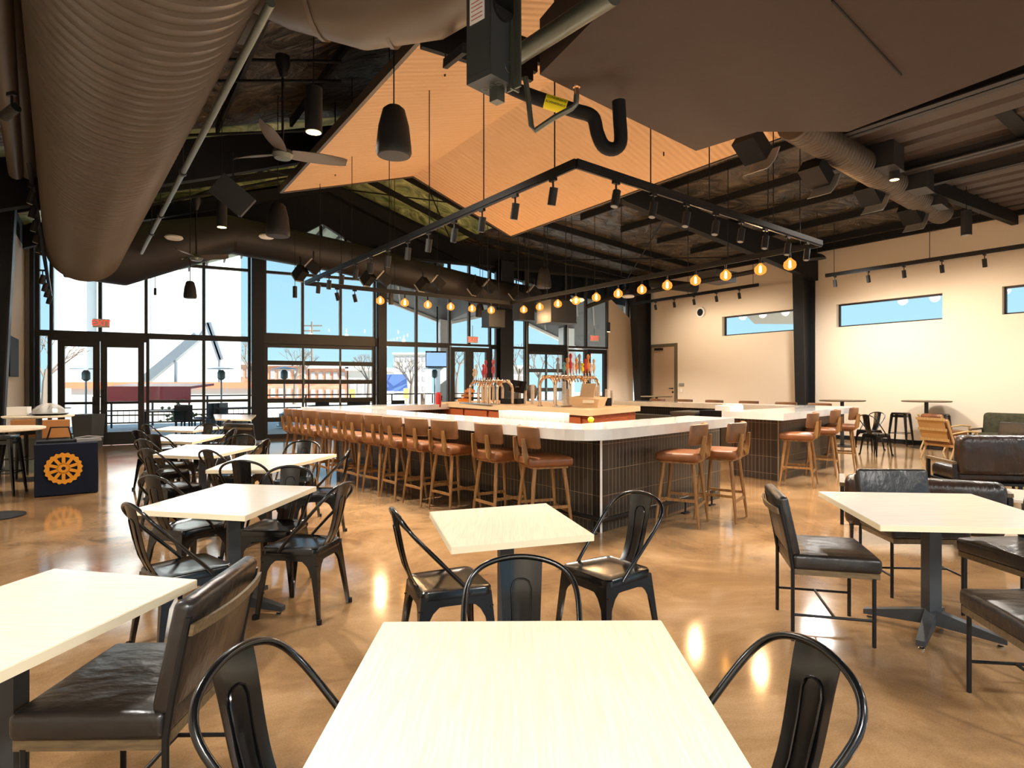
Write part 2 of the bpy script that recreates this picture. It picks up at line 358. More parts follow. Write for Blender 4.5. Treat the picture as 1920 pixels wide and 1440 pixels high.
# rigid frames: rafters and columns
def frame(a, bs, dep):
    t = MB(); n = len(bs)
    for b0, b1, d0, d1 in zip(bs, bs[1:], dep, dep[1:]):
        t.slab([(b0, a - .1, roofz(b0) - .2), (b0, a - .1, roofz(b0) - d0), (b1, a - .1, roofz(b1) - d1), (b1, a - .1, roofz(b1) - .2)], (0, .2, 0))
    trim(t, 'black')
frame(17.0, [BL + .05, .5, 5.1, 9.2, 13.2, RB - .05], [.7, .5, .5, .6, .95, .9]); frame(12.3, [BL + .05, 1.6, 3.0, 5.1], [1.0, .92, .86, .7])
frame(9.6, [5.1, 9.2, 13, RB - .05], [.5, .6, .75, .95]); frame(3.3, [BL + .05, 5.1, 9.2, RB - .05], [.95, .6, .6, .95])
def tcol(cx, cy, rz, wx, wy0, wy1, z1, label):                # tapered wide-flange column, wy along local y
    t = thing('steel_column', label, 'column', (cx, cy, 0), rz, 'black steel columns of the hall')
    w = MB(); w.add([(-.012, -wy0 / 2, 0), (.012, -wy0 / 2, 0), (.012, wy0 / 2, 0), (-.012, wy0 / 2, 0), (-.012, -wy0 / 2 - (wy1 - wy0), z1), (.012, -wy0 / 2 - (wy1 - wy0), z1), (.012, wy0 / 2, z1), (-.012, wy0 / 2, z1)],
        [(3, 2, 1, 0), (4, 5, 6, 7), (0, 1, 5, 4), (1, 2, 6, 5), (2, 3, 7, 6), (3, 0, 4, 7)]); w.build('web', 'frame', t)
    for s0, s1 in ((-wy0 / 2, -wy0 / 2 - (wy1 - wy0)), (wy0 / 2, wy0 / 2)):
        fl = MB(); fl.bar((0, s0, 0), (0, s1, z1), wx, .025, up=(0, 1, 0)); fl.build('flange', 'frame', t)
    b = MB(); b.box((0, 0, .012), (wx + .08, wy0 + .08, .024)); b.build('base_plate', 'frame', t); return t
angB = math.atan2(E2.y, E2.x) - PI / 2                        # local +y points along E2
p = ab(9.72, 16.20); tcol(p.x, p.y, angB, .30, .42, .62, 5.25, 'black steel column against the cream wall between its two long high windows')
p = ab(15.75, 16.05); tcol(p.x, p.y, angB, .32, .42, .78, 5.3, 'black steel column beside the taupe door in the far right corner')
p = onF(946, 800, -.25); tcol(p.x, p.y, math.atan2(FD.y, FD.x), .46, .28, .36, 5.4, 'wide dark column between two glazed parts of the far wall behind the till')
q = PD(14, 719, 10.6); tcol(q.x - .40, q.y, angB + PI, .30, .46, .7, 5.9, 'black column at the left edge of the view in front of the white side wall')

# right wall with three high windows
WIN = []
for x0, x1, yt, yb in ((1354, 1493, 582.3, 619.4), (1568, 1767, 556.5, 599.8), (1879, 2060, 521, 573)):
    A = onR(x0, yt); B = onR(x1, 700); WIN.append((A.dot(E1), B.dot(E1)))
ZS, ZT = 3.02, 3.64; WT = .22
AC = farA(RB)
w = MB(); w.prism([(RB, AB), (RB + WT, AB), (RB + WT, AC), (RB, AC)], 0, ZS); w.prism([(RB, AB), (RB + WT, AB), (RB + WT, AC), (RB, AC)], ZT, 5.18)
prev = AC
for a1, a0 in WIN:                                            # a1 is the farther end
    w.prism([(RB, a1), (RB + WT, a1), (RB + WT, prev), (RB, prev)], ZS, ZT); prev = a0
w.prism([(RB, AB), (RB + WT, AB), (RB + WT, prev), (RB, prev)], ZS, ZT)
rst('wall_right', w, 'wall')
for i, (a1, a0) in enumerate(WIN):
    o = MB(); x = RB + .15
    for z in (ZS + .02, ZT - .02): o.box((x, (a0 + a1) / 2, z), (.06, a1 - a0, .04))
    for a in (a0 + .02, a1 - .02): o.box((x, a, (ZS + ZT) / 2), (.06, .04, ZT - ZS))
    wo = rst('window_%d' % (i + 1), o, 'frame')
    g = MB(); g.box((x, (a0 + a1) / 2, (ZS + ZT) / 2), (.012, a1 - a0 - .06, ZT - ZS - .06)); g.build('glass_pane', 'glass', wo)
w = MB(); w.prism([(RB - .02, AB), (RB, AB), (RB, AC), (RB - .02, AC)], 0, .11); rst('baseboard_right', w, 'bw')
w = MB(); w.prism([(RB - .12, AB), (RB + .1, AB), (RB + .1, AC), (RB - .12, AC)], 5.14, 5.32); trim(w, 'bw')
# door in the right wall
A = onR(1219, 720).dot(E1); B = onR(1270.5, 720).dot(E1); DT = 2.9
d = MB()
for a in (A - .05, B + .05): d.box((RB - .02, a, DT / 2), (.08, .1, DT))
d.box((RB - .02, (A + B) / 2, DT - .05), (.08, A - B - .2, .1)); dr = rst('door_1', d, 'doorf')
d = MB(); d.box((RB - .005, (A + B) / 2, DT / 2 - .05), (.05, A - B - .2, DT - .12)); d.build('door_leaf', 'doorp', dr)
d = MB(); d.box((RB - .09, (A + B) / 2 + .15, DT - .18), (.09, .34, .08)); d.bar((RB - .1, (A + B) / 2 + .1, DT - .18), (RB - .3, (A + B) / 2 - .1, DT - .16), .03, .02); d.build('door_closer', 'black', dr)
d = MB(); d.cyl((RB - .03, B + .18, 1.33), (RB - .09, B + .18, 1.33), .02); d.cyl((RB - .085, B + .18, 1.33), (RB - .085, B + .32, 1.33), .012); d.cyl((RB - .03, B + .18, 1.2), (RB - .06, B + .18, 1.2), .03); d.build('door_handle', 'satin', dr)

# left wall
w = MB(); w.prism([(BL - .2, AB), (BL, AB), (BL, farA(BL)), (BL - .2, farA(BL))], 0, 4.6); rst('wall_left', w, 'wallout')
w = MB(); w.prism([(BL - .2, AB), (BL, AB), (BL, farA(BL)), (BL - .2, farA(BL))], 4.6, 6.1); rst('wall_left', w, 'bw')

# far wall, drawn in (s, z): s along the wall
def fbox(mb, s0, s1, z0, z1, o0=-.06, o1=.06):
    mb.slab([FW(s0, z0, o0), FW(s1, z0, o0), FW(s1, z1, o0), FW(s0, z1, o0)], FN * (o1 - o0)); return mb
def fst(name, mb, m, parent=None):
    o = mb.build(name, m, parent); 
    if not parent: o['kind'] = 'structure'
    return o
S = {x: fw(x) for x in (40, 62, 68, 97, 188, 274, 382, 470, 482, 494, 567, 638, 704, 713, 720, 780, 842, 879, 918, 932, 958, 978, 986, 1060, 1098, 1138, 1176)}
HZ = 2.68; TZ = 5.3
w = MB(); fbox(w, S[40] - .6, S[62], 0, 5.3, -.05, .15); fst('wall_far_left', w, 'wallout')
# black gable above the glazing, with an opening under the peak
g0, g1, gp = fw(530), fw(690), fw(605); GP = (g0, g1, gp)
def zroof_s(s): q = FW(s, 0); return roofz(q.dot(E2)) + .05
w = MB(); N = 24
def gable(s0, s1, zb):
    n = max(2, int((s1 - s0) / .6)); ss = [s0 + (s1 - s0) * i / n for i in range(n + 1)]
    for a, b in zip(ss, ss[1:]):
        w.slab([FW(a, zb(a), -.04), FW(b, zb(b), -.04), FW(b, zroof_s(b), -.04), FW(a, zroof_s(a), -.04)], FN * .16)
gable(S[40] - .7, g0, lambda s: TZ)
gable(g0, gp, lambda s: TZ + (6.0 - TZ) * (s - g0) / (gp - g0)); gable(gp, g1, lambda s: TZ + (6.0 - TZ) * (g1 - s) / (g1 - gp))
gable(g1, SC + .2, lambda s: TZ)
fst('wall_far', w, 'bw')
wn = 4
def window(s0, s1, z0, z1, vs=(), hs=(), fwid=.07, m='frameg', top=None):
    global wn
    o = MB()
    for s in (s0 + fwid / 2, s1 - fwid / 2): fbox(o, s - fwid / 2, s + fwid / 2, z0, z1)
    for s in vs: fbox(o, s - fwid / 2, s + fwid / 2, z0, z1)
    for z in (z0 + fwid / 2, z1 - fwid / 2): fbox(o, s0, s1, z - fwid / 2, z + fwid / 2, -.055, .055)
    for z in hs: fbox(o, s0, s1, z - fwid / 2, z + fwid / 2, -.055, .055)
    wo = fst('window_%d' % wn, o, m); wn += 1
    zz = [z0] + list(hs) + [z1]; ss = [s0] + list(vs) + [s1]
    for a, b in zip(ss, ss[1:]):
        for c, d in zip(zz, zz[1:]):
            g = MB(); fbox(g, a + fwid / 2, b - fwid / 2, c + fwid / 2, d - fwid / 2, -.006, .006); g.build('glass_pane', 'glass', wo)
    return wo
# bay 1
window(S[68], S[97], 0, HZ, m='frameg'); window(S[68], S[470], HZ, TZ, (S[97], S[188], S[274], S[382]), (4.52,))
window(S[274], S[470], 0, HZ, (S[382],), (1.05,))
# bay 2 upper, bay 3, bay 4
window(S[494], S[704], HZ + .12, TZ, (S[567], S[638]), (4.52,))
window(S[720], S[842], 0, HZ, (S[780],)); window(S[720], S[932], HZ, TZ, (S[780], S[842], S[879], S[918]), (4.52,))
window(S[918], S[932], 0, HZ)
window(S[958], S[986], 0, TZ, (), (HZ,)); window(S[986], SC - .5, HZ + .05, TZ, (S[1060], S[1098], S[1138]), ())
window(S[1060], S[1098], 0, HZ)
w = MB(); s9 = fw(1184); w.slab([FW(S[1138], 0, -.1), FW(s9, 0, -.1), FW(s9, 3.75, -.1), FW(S[1138], 4.6, -.1)], FN * .14); fst('wall_far_right', w, 'wall')
# gable light
o = MB(); o.bar(FW(gp - .05, TZ), FW(gp - .05, 5.95), .07, .07); o.bar(FW((gp + g1) / 2, TZ), FW((gp + g1) / 2, 5.68), .07, .07); wo = fst('window_%d' % wn, o, 'bw'); wn += 1
g = MB(); g.slab([FW(g0, TZ), FW(g1, TZ), FW(gp, 6.0)], FN * .012); g.build('glass_pane', 'glass', wo)
w = MB(); fbox(w, S[68], S[470], TZ - .02, TZ + .1, -.1, .1); fst('trim_%d' % tn, w, 'frame'); tn += 1
w = MB(); fbox(w, S[494], S[704], HZ - .1, HZ + .14, -.12, .08); fst('trim_%d' % tn, w, 'frameg'); tn += 1
w = MB(); fbox(w, S[97], S[274], HZ - .16, HZ + .02, -.09, .08); fst('trim_%d' % tn, w, 'frameg'); tn += 1
w = MB(); fbox(w, S[986], S[1060], HZ - .1, HZ + .14, -.12, .08); fst('trim_%d' % tn, w, 'frame'); tn += 1
for x0, x1, lab in ((471, 493, 'black steel column left of the large glass roll-up door in the far wall'), (705, 719, 'black steel column right of the large glass roll-up door in the far wall'), (60, 68, 'slim dark column where the far glazing meets the left side wall')):
    s0, s1 = fw(x0), fw(x1); mb = MB(); fbox(mb, s0, s1, 0, TZ + .1, -.28, -.02); fbox(mb, s0 - .02, s1 + .02, TZ - .4, TZ + .2, -.3, -.0)
    fbox(mb, s0 - .03, s1 + .03, 0, .03, -.31, .0)
    solo('steel_column', mb, 'frame', lab, 'column', 'black steel columns of the hall')
# glazed double doors
dn = 2
def leaf(s0, s1, z1, hside, m='frame'):
    global dn
    o = MB(); sw = .13
    fbox(o, s0, s0 + sw, .01, z1); fbox(o, s1 - sw, s1, .01, z1); fbox(o, s0 + sw, s1 - sw, .01, .32); fbox(o, s0 + sw, s1 - sw, z1 - .14, z1); fbox(o, s0 + sw, s1 - sw, 1.0, 1.06)
    d = fst('door_%d' % dn, o, m); dn += 1
    for c, e in ((.32, 1.0), (1.06, z1 - .14)):
        g = MB(); fbox(g, s0 + sw, s1 - sw, c, e, -.006, .006); g.build('glass_pane', 'glass', d)
    h = MB(); hs = s1 - sw / 2 if hside else s0 + sw / 2
    h.tube([FW(hs, 1.0, -.06), FW(hs, 1.0, -.12), FW(hs, 1.35, -.12), FW(hs, 1.35, -.06)], .014); h.bar(FW(s0 + .1, 1.03, -.09), FW(s1 - .1, 1.03, -.09), .03, .04); h.build('door_handle', 'satin', d)
sA = fw(188); leaf(S[97] + .12, sA - .01, HZ - .16, True, 'frameg'); leaf(sA + .01, S[274] - .04, HZ - .16, False, 'frameg')
leaf(S[842] + .04, S[879] - .01, HZ - .04, True, 'frameg'); leaf(S[879] + .01, S[918] - .02, HZ - .04, False, 'frameg')
leaf(S[1098] + .05, S[1138] - .04, HZ + .02, False)
# glass roll-up doors
def rollup(s0, s1, rows, cols, z1):
    global dn
    o = MB(); rw = .05
    fbox(o, s0, s0 + .1, 0, z1); fbox(o, s1 - .1, s1, 0, z1)
    for i in range(rows + 1):
        z = z1 * i / rows; fbox(o, s0 + .1, s1 - .1, max(0, z - (.06 if 0 < i < rows else .1)), min(z1, z + (.06 if 0 < i < rows else .12)), -.04, .04)
    for j in range(1, cols):
        s = s0 + (s1 - s0) * j / cols; fbox(o, s - rw / 2, s + rw / 2, 0, z1, -.035, .035)
    d = fst('door_%d' % dn, o, 'frameg'); dn += 1
    for i in range(rows):
        g = MB(); fbox(g, s0 + .1, s1 - .1, z1 * i / rows + .06, z1 * (i + 1) / rows - .06, -.005, .005); g.build('glass_panel', 'glass', d)
    for i in range(1, rows):
        for j in range(cols + 1):
            s = s0 + .05 + (s1 - s0 - .1) * j / cols; h = MB(); fbox(h, s - .025, s + .025, z1 * i / rows - .09, z1 * i / rows + .09, -.055, -.035); h.build('hinge', 'galv', d)
    for s in (s0 - .03, s1 + .03):
        h = MB(); h.bar(FW(s, 0, -.12), FW(s, TZ - .9, -.12), .05, .03); h.build('door_track', 'galv', d)
rollup(S[494], S[704], 5, 3, HZ - .1); rollup(S[986], S[1060], 4, 2, HZ - .1)

# tan canopy panels over the bar
cz = 1.5 + .811 * 5.6
aF = 12.4; c0 = (2.85, 5.22); c2 = (8.16, 5.07)
m = mat('tan_ribbed_panel', (206, 172, 136), .8, 0, .2); nt = m.node_tree; b_ = nt.nodes['Principled BSDF']
tc = nt.nodes.new('ShaderNodeTexCoord'); wv = nt.nodes.new('ShaderNodeTexWave'); wv.bands_direction = 'Y'; wv.inputs['Scale'].default_value = 2.6
bp = nt.nodes.new('ShaderNodeBump'); bp.inputs['Strength'].default_value = .45; bp.inputs['Distance'].default_value = .05
nt.links.new(tc.outputs['Object'], wv.inputs['Vector']); nt.links.new(wv.outputs['Fac'], bp.inputs['Height']); nt.links.new(bp.outputs[0], b_.inputs['Normal'])
can = thing('ceiling_canopy', 'large tan ribbed ceiling canopy folded along its ridge above the bar', 'canopy', (0, 0, 0), RZ)
c = MB(); c.slab([(c0[0], 1.0, c0[1]), (5.6, 1.0, cz), (5.6, aF, cz), (c0[0], aF, c0[1])], (0, 0, .05)); c.build('canopy_panel', m, can)
c = MB(); c.slab([(5.6, 1.0, cz), (c2[0], 1.0, c2[1]), (c2[0], aF, c2[1]), (5.6, aF, cz)], (0, 0, .05)); c.build('canopy_panel', m, can)
c = MB(); c.bar((c0[0] - .03, 1.0, c0[1] + .04), (c0[0] - .03, aF, c0[1] + .04), .05, .14); c.bar((c2[0] + .03, 1.0, c2[1] + .03), (c2[0] + .03, aF, c2[1] + .03), .04, .1)
c.bar((c0[0], aF + .02, c0[1] + .03), (5.6, aF + .02, cz + .03), .03, .1); c.bar((5.6, aF + .02, cz + .03), (c2[0], aF + .02, c2[1] + .03), .03, .1); c.build('edge_trim', M['ductbrown'], can)
for b, z in ((3.6, c0[1] + .3), (7.6, c2[1] + .25)):
    for a in (3, 7, 11.5):
        h = MB(); h.cyl((b, a, z - .1), (b, a, roofz(b)), .012, n=6); h.build('hanger_rod', 'black', can)

# dark soffit over the near right and the ribbed deck beyond it
P4 = [PD(1305, 283, 6.6), PD(1420, 247, 6.09), PD(1590, 245, 6.07)]
def pz(x, y, z): d = (z - H) * F / (HY - y); return PD(x, HY, d) + Vector((0, 0, z - H))
pts = [pz(1012, 140, 4), pz(1150, 0, 4), pz(1420, -500, 4), Vector((6.5, 1.9, 4)), pz(1920, 122, 4), pz(1590, 247, 4), pz(1420, 247, 4), pz(1305, 283, 4)]
sf = MB(); sf.prism([(p.x, p.y) for p in pts], 4.0, 4.45); 
solo('ceiling_soffit', sf, 'soffit', 'big smooth dark brown soffit panel hanging over the near right of the room', 'soffit')
s0, s1 = pz(1560, 0, 4), pz(1690, 140, 4); t = MB(); t.bar(s0 - Vector((0, 0, .004)), s1 - Vector((0, 0, .004)), .012, .01); o = t.build('trim_%d' % tn, 'black'); o['kind'] = 'structure'; tn += 1
dk = MB(); b = 8.9; prof = []
while b < RB:
    prof += [(b, 5.2), (b + .30, 5.2), (b + .34, 5.26), (b + .46, 5.26)]; b += .5
vs = [(x, AB, z) for x, z in prof] + [(x, 5.05, z) for x, z in prof]; n = len(prof)
dk.add(vs, [(i, i + 1, n + i + 1, n + i) for i in range(n - 1)]); dk.prism([(8.9, AB), (RB, AB), (RB, 5.05), (8.9, 5.05)], 5.28, 5.34)
rst('ceiling_deck', dk, 'deck')
t = MB()
for b, wd in ((8.8, .26), (11.15, .24), (12.2, .12)):
    t.box((b, 0, 5.02), (wd, 10.1, .02)); t.box((b, 0, 5.1), (.03, 10.1, .18))
trim(t, 'ductdark')
t = MB(); t.bar((8.9, 5.1, 5.1), (RB, 5.1, 5.1), .12, .3); trim(t, 'black')
w = MB(); w.prism([(BL, AB - .1), (RB, AB - .1), (RB, AB), (BL, AB)], 3.0, 7.4); rst('wall_back', w, 'bw')  # unseen header, added to keep sun patches away from the camera
# rear side of the hall behind the camera: posts only, open glazing
t = MB()
for b in (BL, 3, 7.5, 12, RB): t.box((b, AB, 2.6), (.2, .2, 5.2))
trim(t, 'frame')
# ================= furniture =================
# ---- black metal cafe chair, facing +x, origin on the floor under the seat ----
def make_metal_chair(label, loc, rz, group):
    t = thing('metal_chair', label, 'chair', loc, rz, group)
    def outline(h, k): # rounded seat outline, narrower at the back
        pts = []
        for cx, cy, a0 in ((.15, .15, 0), (-.14, .13, 90), (-.14, -.13, 180), (.15, -.15, 270)):
            for i in range(5):
                a = R_(a0 + i * 22.5); r = .042
                pts.append(((cx + r * math.cos(a)) * k, (cy + r * math.sin(a)) * k, h))
        return pts
    s = MB(); rings = [outline(.412, 1.0), outline(.448, 1.0), outline(.456, .97), outline(.45, .9), outline(.447, .5)]; n = 20
    s.add([p for r in rings for p in r], [(i * n + k, i * n + (k + 1) % n, (i + 1) * n + (k + 1) % n, (i + 1) * n + k) for i in range(4) for k in range(n)] + [tuple(range(4 * n, 5 * n))], True)
    s.build('seat', 'metal', t)
    ap = MB(); C = [(.185, .18), (-.178, .165), (-.178, -.165), (.185, -.18)]; Ft = [(.222, .215), (-.225, .205), (-.225, -.205), (.222, -.215)]
    def legp(k, z): f = 1 - z / .44; return Vector((C[k][0] + (Ft[k][0] - C[k][0]) * f, C[k][1] + (Ft[k][1] - C[k][1]) * f, z))
    for k in range(4):
        j = (k + 1) % 4
        def fn(u, v, k=k, j=j):
            e = abs(2 * u - 1); zb = .375 - .19 * max(0, (e - .45) / .55) ** 2.0; z = .43 + (zb - .43) * v
            uu = .5 + (u - .5) * .97; return legp(k, z).lerp(legp(j, z), uu)
        nn = (legp(j, .3) - legp(k, .3)).cross(UP).normalized()
        ap.grid(fn, 12, 3, nn * -.004)
    ap.build('apron', 'metal', t)
    for k in range(4):
        l = MB(); pr = (k - 1) % 4; nx = (k + 1) % 4; rings = []
        for z, wd in ((.43, .05), (.3, .042), (.17, .03), (.07, .022), (.0, .019)):
            c = legp(k, z); a = (legp(nx, z) - c).normalized(); b = (legp(pr, z) - c).normalized()
            rings.append([c + a * wd, c + (a + b) * .002 - (a + b) * .003, c + b * wd, c + b * wd * .75 + (a + b) * .012, c + (a + b) * .018, c + a * wd * .75 + (a + b) * .012])
        m = 6; l.add([p for r in rings for p in r], [(i * m + q, i * m + (q + 1) % m, (i + 1) * m + (q + 1) % m, (i + 1) * m + q) for i in range(4) for q in range(m)] + [tuple(range(5)) + (5,), tuple(reversed(range(24, 30)))], True)
        lo = l.build('leg', 'metal', t)
        ft = MB(); ft.cyl(legp(k, .03) , legp(k, 0) - Vector((0, 0, 0)), .017, .015, 8); ft.build('rubber_foot', 'black', lo)
    br = MB(); br.bar(legp(0, .36), legp(2, .36), .022, .006); br.bar(legp(1, .352), legp(3, .352), .022, .006); br.build('cross_brace', 'metal', t)
    half = [(.07, .43, .186), (.02, .49, .192), (-.10, .615, .202), (-.19, .71, .206), (-.236, .762, .196), (-.262, .80, .168), (-.276, .826, .125), (-.284, .843, .065)]
    path = [(x, y, z) for x, z, y in half] + [(-.287, 0, .849)] + [(x, -y, z) for x, z, y in reversed(half)]
    bf = MB(); bf.tube(smooth(path), .0105, 10); bf.build('back_frame', 'metal', t)
    def splat(u, v):                                     # u up, v across
        z = .44 + .4 * u; x = -.178 - .106 * u - .02 * math.sin(PI * u) * (1 - u); w = .062 + .018 * u
        y = w * (2 * v - 1); return (x - .012 * (1 - (2 * v - 1) ** 2) + (.02 * (1 - u) ** 6), y, z + (.006 * (1 - (2 * v - 1) ** 2) if u > .95 else 0))
    sp = MB(); sp.grid(splat, 10, 6, (-.004, 0, 0)); so = sp.build('back_splat', 'metal', t)
    rp = MB()
    for dx in (-.006, .003):
        pts = [Vector(splat(u, v)) + Vector((dx, 0, 0)) for u, v in [(.06, .30), (.3, .28), (.55, .27), (.74, .26), (.80, .32), (.82, .42), (.82, .58), (.80, .68), (.74, .74), (.55, .73), (.3, .72), (.06, .70)]]
        rp.tube(pts, .0035, 6)
    rp.build('pressed_ridge', 'metal', so)
    return t
G1 = 'black metal cafe chairs'
def HD(back, seat): return math.atan2(seat.y - back.y, seat.x - back.x)
# (back-top pixel, heading in degrees, label)
CH = [
 ((437, 1222), -10, 'black metal chair at the left side of the nearest white table, close to the camera'),
 ((1533, 1210), 192, 'black metal chair at the right side of the nearest white table, close to the camera'),
 ((977, 1043), 270, 'black metal chair beyond the nearest white table, its pressed back facing the camera'),
 ((738, 955), 22, 'black metal chair seen from the side at the left of the small beige table'),
 ((1203, 923), 216, 'black metal chair turned half towards the camera at the right of the small beige table'),
 ((645, 906), 168, 'nearest black metal chair on the right side of the left column of tables'),
 ((655, 843), 188, 'black metal chair at the right of the second white table of the left column'),
 ((545, 874), 268, 'black metal chair facing the camera between the first and second left-column tables'),
 ((243, 945), 50, 'black metal chair at the near left corner of the first left-column table'),
 ((285, 893), 66, 'black metal chair left of the first left-column table, daylight on its splat'),
 ((275, 842), 64, 'black metal chair left of the third white table, in front of the bright floor reflection'),
 ((389, 844), 60, 'black metal chair left of the second left-column table, its splat turned sideways'),
 ((452, 864), 92, 'black metal chair seen from behind between the first and second white tables'),
 ((571, 826), 268, 'black metal chair beyond the second white table beside the row of bar stools'),
 ((500, 824), 182, 'black metal chair at the right end of the third white table'),
 ((455, 815), 266, 'black metal chair at the far edge of the third white table, facing the camera'),
 ((266, 824), 64, 'black metal chair left of the fourth white table with a copper glint on its splat'),
 ((290, 815), 78, 'black metal chair seen from behind at the left end of the fourth white table'),
 ((256, 807), 60, 'black metal chair nearest the glass double doors, left of the far tables'),
 ((274, 796), 60, 'black metal chair before the glass doors at the farthest left-column table'),
 ((438, 804), 184, 'black metal chair right of the fourth white table, partly behind another back'),
 ((391, 794), 268, 'black metal chair at the far side of the farthest small white table'),
 ((428, 788), 184, 'black metal chair turned sideways in front of the white corner table by the far column'),
]
first = None
for (px, hd, lab) in CH:
    b = G(px[0], px[1], .85); r = R_(hd); loc = b + Vector((math.cos(r), math.sin(r), 0)) * .285; loc.z = 0
    if first is None: first = make_metal_chair(lab, loc, r, G1)
    else: dup(first, loc, r, lab, G1)
b = G(1643, 773, .85); r = R_(205); dup(first, Vector((b.x - .15, b.y, 0)), r, 'black metal chair by the right wall between bar stools and high stool', G1)
b = G(1625, 775, .85); dup(first, Vector((b.x - .1, b.y - .5, 0)), R_(20), 'black metal chair just behind the last brown bar stool on the right', G1)

# ---- white-topped square tables on a pedestal with four feet ----
def table(corners, label, m='topx', z=.75, cx=None, rz=0.3, th=.032, group='white square-topped pedestal tables'):
    P = [G(x, y, z) for x, y in corners] if not isinstance(corners[0], Vector) else corners
    c = sum(P, Vector()) / 4; c.z = 0
    t = thing('dining_table', label, 'table', c, 0, group)
    L = [(p.x - c.x, p.y - c.y) for p in P]
    ar = sum(L[i][0] * L[(i + 1) % 4][1] - L[(i + 1) % 4][0] * L[i][1] for i in range(4))
    if ar < 0: L.reverse()
    tp = MB(); tp.prism(L, z - th + .001, z); to = tp.build('table_top', [m], t)
    e = MB(); k = 1.002; L2 = [(x * k, y * k) for x, y in L]
    for i in range(4):
        a = Vector((L2[i][0], L2[i][1], z - th)); b2 = Vector((L2[(i + 1) % 4][0], L2[(i + 1) % 4][1], z - th))
        nn = (b2 - a).cross(UP).normalized() * .002; e.slab([a, b2, b2 + Vector((0, 0, th - .002)), a + Vector((0, 0, th - .002))], nn)
    e.build('edge_band', 'edge', to)
    col = MB(); col.box((0, 0, .39), (.075, .075, .66), rz); col.build('pedestal_column', 'base', t)
    pl = MB(); pl.box((0, 0, z - th - .008), (.3, .3, .014), rz); pl.build('top_plate', 'base', t)
    for i in range(4):
        a = rz + PI / 4 + i * PI / 2; d = Vector((math.cos(a), math.sin(a), 0)); l = MB(); n = Vector((-d.y, d.x, 0)) * .03
        p0, p1 = d * .02, d * .36
        l.add([p0 - n + UP * .05, p0 + n + UP * .05, p0 + n + UP * .14, p0 - n + UP * .14, p1 - n * .8 + UP * .025, p1 + n * .8 + UP * .025, p1 + n * .8 + UP * .055, p1 - n * .8 + UP * .055],
              [(0, 3, 2, 1), (4, 5, 6, 7), (0, 1, 5, 4), (1, 2, 6, 5), (2, 3, 7, 6), (3, 0, 4, 7)])
        lo = l.build('base_leg', 'base', t); g = MB(); g.lathe([(.016, 0), (.018, .008), (.007, .012), (.007, .027)], d * .33, 10); g.build('levelling_foot', 'chrome', lo)
    return t
A = G(720.3, 1166, .75); B = G(1238.3, 1163, .75); dn_ = Vector((-.005, -.87, 0))
table([A, B, B + dn_, A + dn_], 'nearest white wood-grain table at the bottom centre of the view', 'top', rz=0)
table([(806.3, 959.4), (1023.5, 943.5), (1113, 1002), (847, 1026)], 'small square beige table standing alone in front of the bar corner', 'top', rz=.25)
A = G(102, 1066, .75); B = G(368, 1086.5, .75); dn_ = Vector((-.17, -.98, 0)).normalized() * .92
table([A, B, B + dn_, A + dn_], 'white table at the lower left edge beside the dark leather chair', 'topx', rz=0.1)
A = G(1535.4, 921.4, .75); B = G(1820, 925.8, .75); C = G(1651, 984.6, .75)
table([A, B, B + (C - A), C], 'large white table on the right with black leather chairs around it', 'topx', rz=.05)
table([(422.8, 906.5), (592.5, 912), (459.4, 966.9), (246, 955.6)], 'white table nearest the camera in the left column of tables', 'topx', rz=.6)
table([(460, 852.3), (630.7, 851), (506, 881), (386, 881)], 'second white table of the left column, next to the brown bar stools', 'topx', rz=.6)
table([(349.6, 833.5), (483.7, 836), (390, 856.5), (287, 852.4)], 'third white table of the left column, its top whitened by glare', 'topx', rz=.6)
table([(319.8, 813.9), (422.7, 814.8), (360, 829), (285, 826)], 'fourth white table of the left column, in front of the glass doors', 'topx', rz=.6)
table([(320, 799.3), (420, 799.8), (362, 808), (284, 805.8)], 'fifth white table of the left column, close to the far glazing', 'topx', rz=.6)
table([(400, 776.8), (480, 777.6), (470, 786.5), (404, 785.6)], 'white table nearest the far column beneath the glass bay', 'topx', rz=.6)

# ---- leather side chair with thin black legs ----
def make_leather_chair(label, loc, rz, group, w=.5, d=.48):
    t = thing('leather_chair', label, 'chair', loc, rz, group); hw = w / 2; hd = d / 2
    s = MB(); s.cushion((.01, 0, .46), (d, w, .085), .022, puff=.012); so = s.build('seat_cushion', 'leather', t)
    a = MB(); a.box((.01, 0, .402), (d - .02, w - .03, .034)); a.build('wooden_apron', 'darkwood', t)
    for x in (hd - .03, -hd + .01):
        for y in (-hw + .02, hw - .02):
            l = MB()
            if x > 0: l.cyl((x, y, .39), (x, y, 0), .011)
            else: l.tube([(x, y * 1.03, 0), (x, y * 1.03, .42), (x - .02, y * 1.03, .55), (x - .07, y * 1.03, .79)], .011)
            l.build('leg', 'satin', t)
    st = MB()
    for y in (-hw + .02, hw - .02): st.cyl((hd - .03, y, .15), (-hd + .01, y, .15), .008)
    st.cyl((0, -hw + .02, .15), (0, hw - .02, .15), .008); st.build('stretcher', 'satin', t)
    Rm = Matrix.Rotation(-R_(12), 3, 'Y')
    b = MB(); b.cushion((-hd - .005, 0, .665), (.06, w - .01, .35), .022, Rm)
    for v in b.v: v.x -= .03 * (1 - (2 * v.y / w) ** 2)
    bo = b.build('back_cushion', 'leather', t)
    k = MB(); k.grid(lambda u, v: (-hd - .062 - .03 * (1 - (2 * u - 1) ** 2) - .035 * v * .2, (hw - .005) * (2 * u - 1), .735 + .035 * v), 8, 1, (-.012, 0, 0)); k.build('wooden_back_rail', 'darkwood', t)
    return t
G2 = 'dark leather side chairs with thin black legs'
def seatc(pts):
    P = [G(x, y, .5) for x, y in pts]; c = sum(P, Vector()) / len(P); c.z = 0; return c
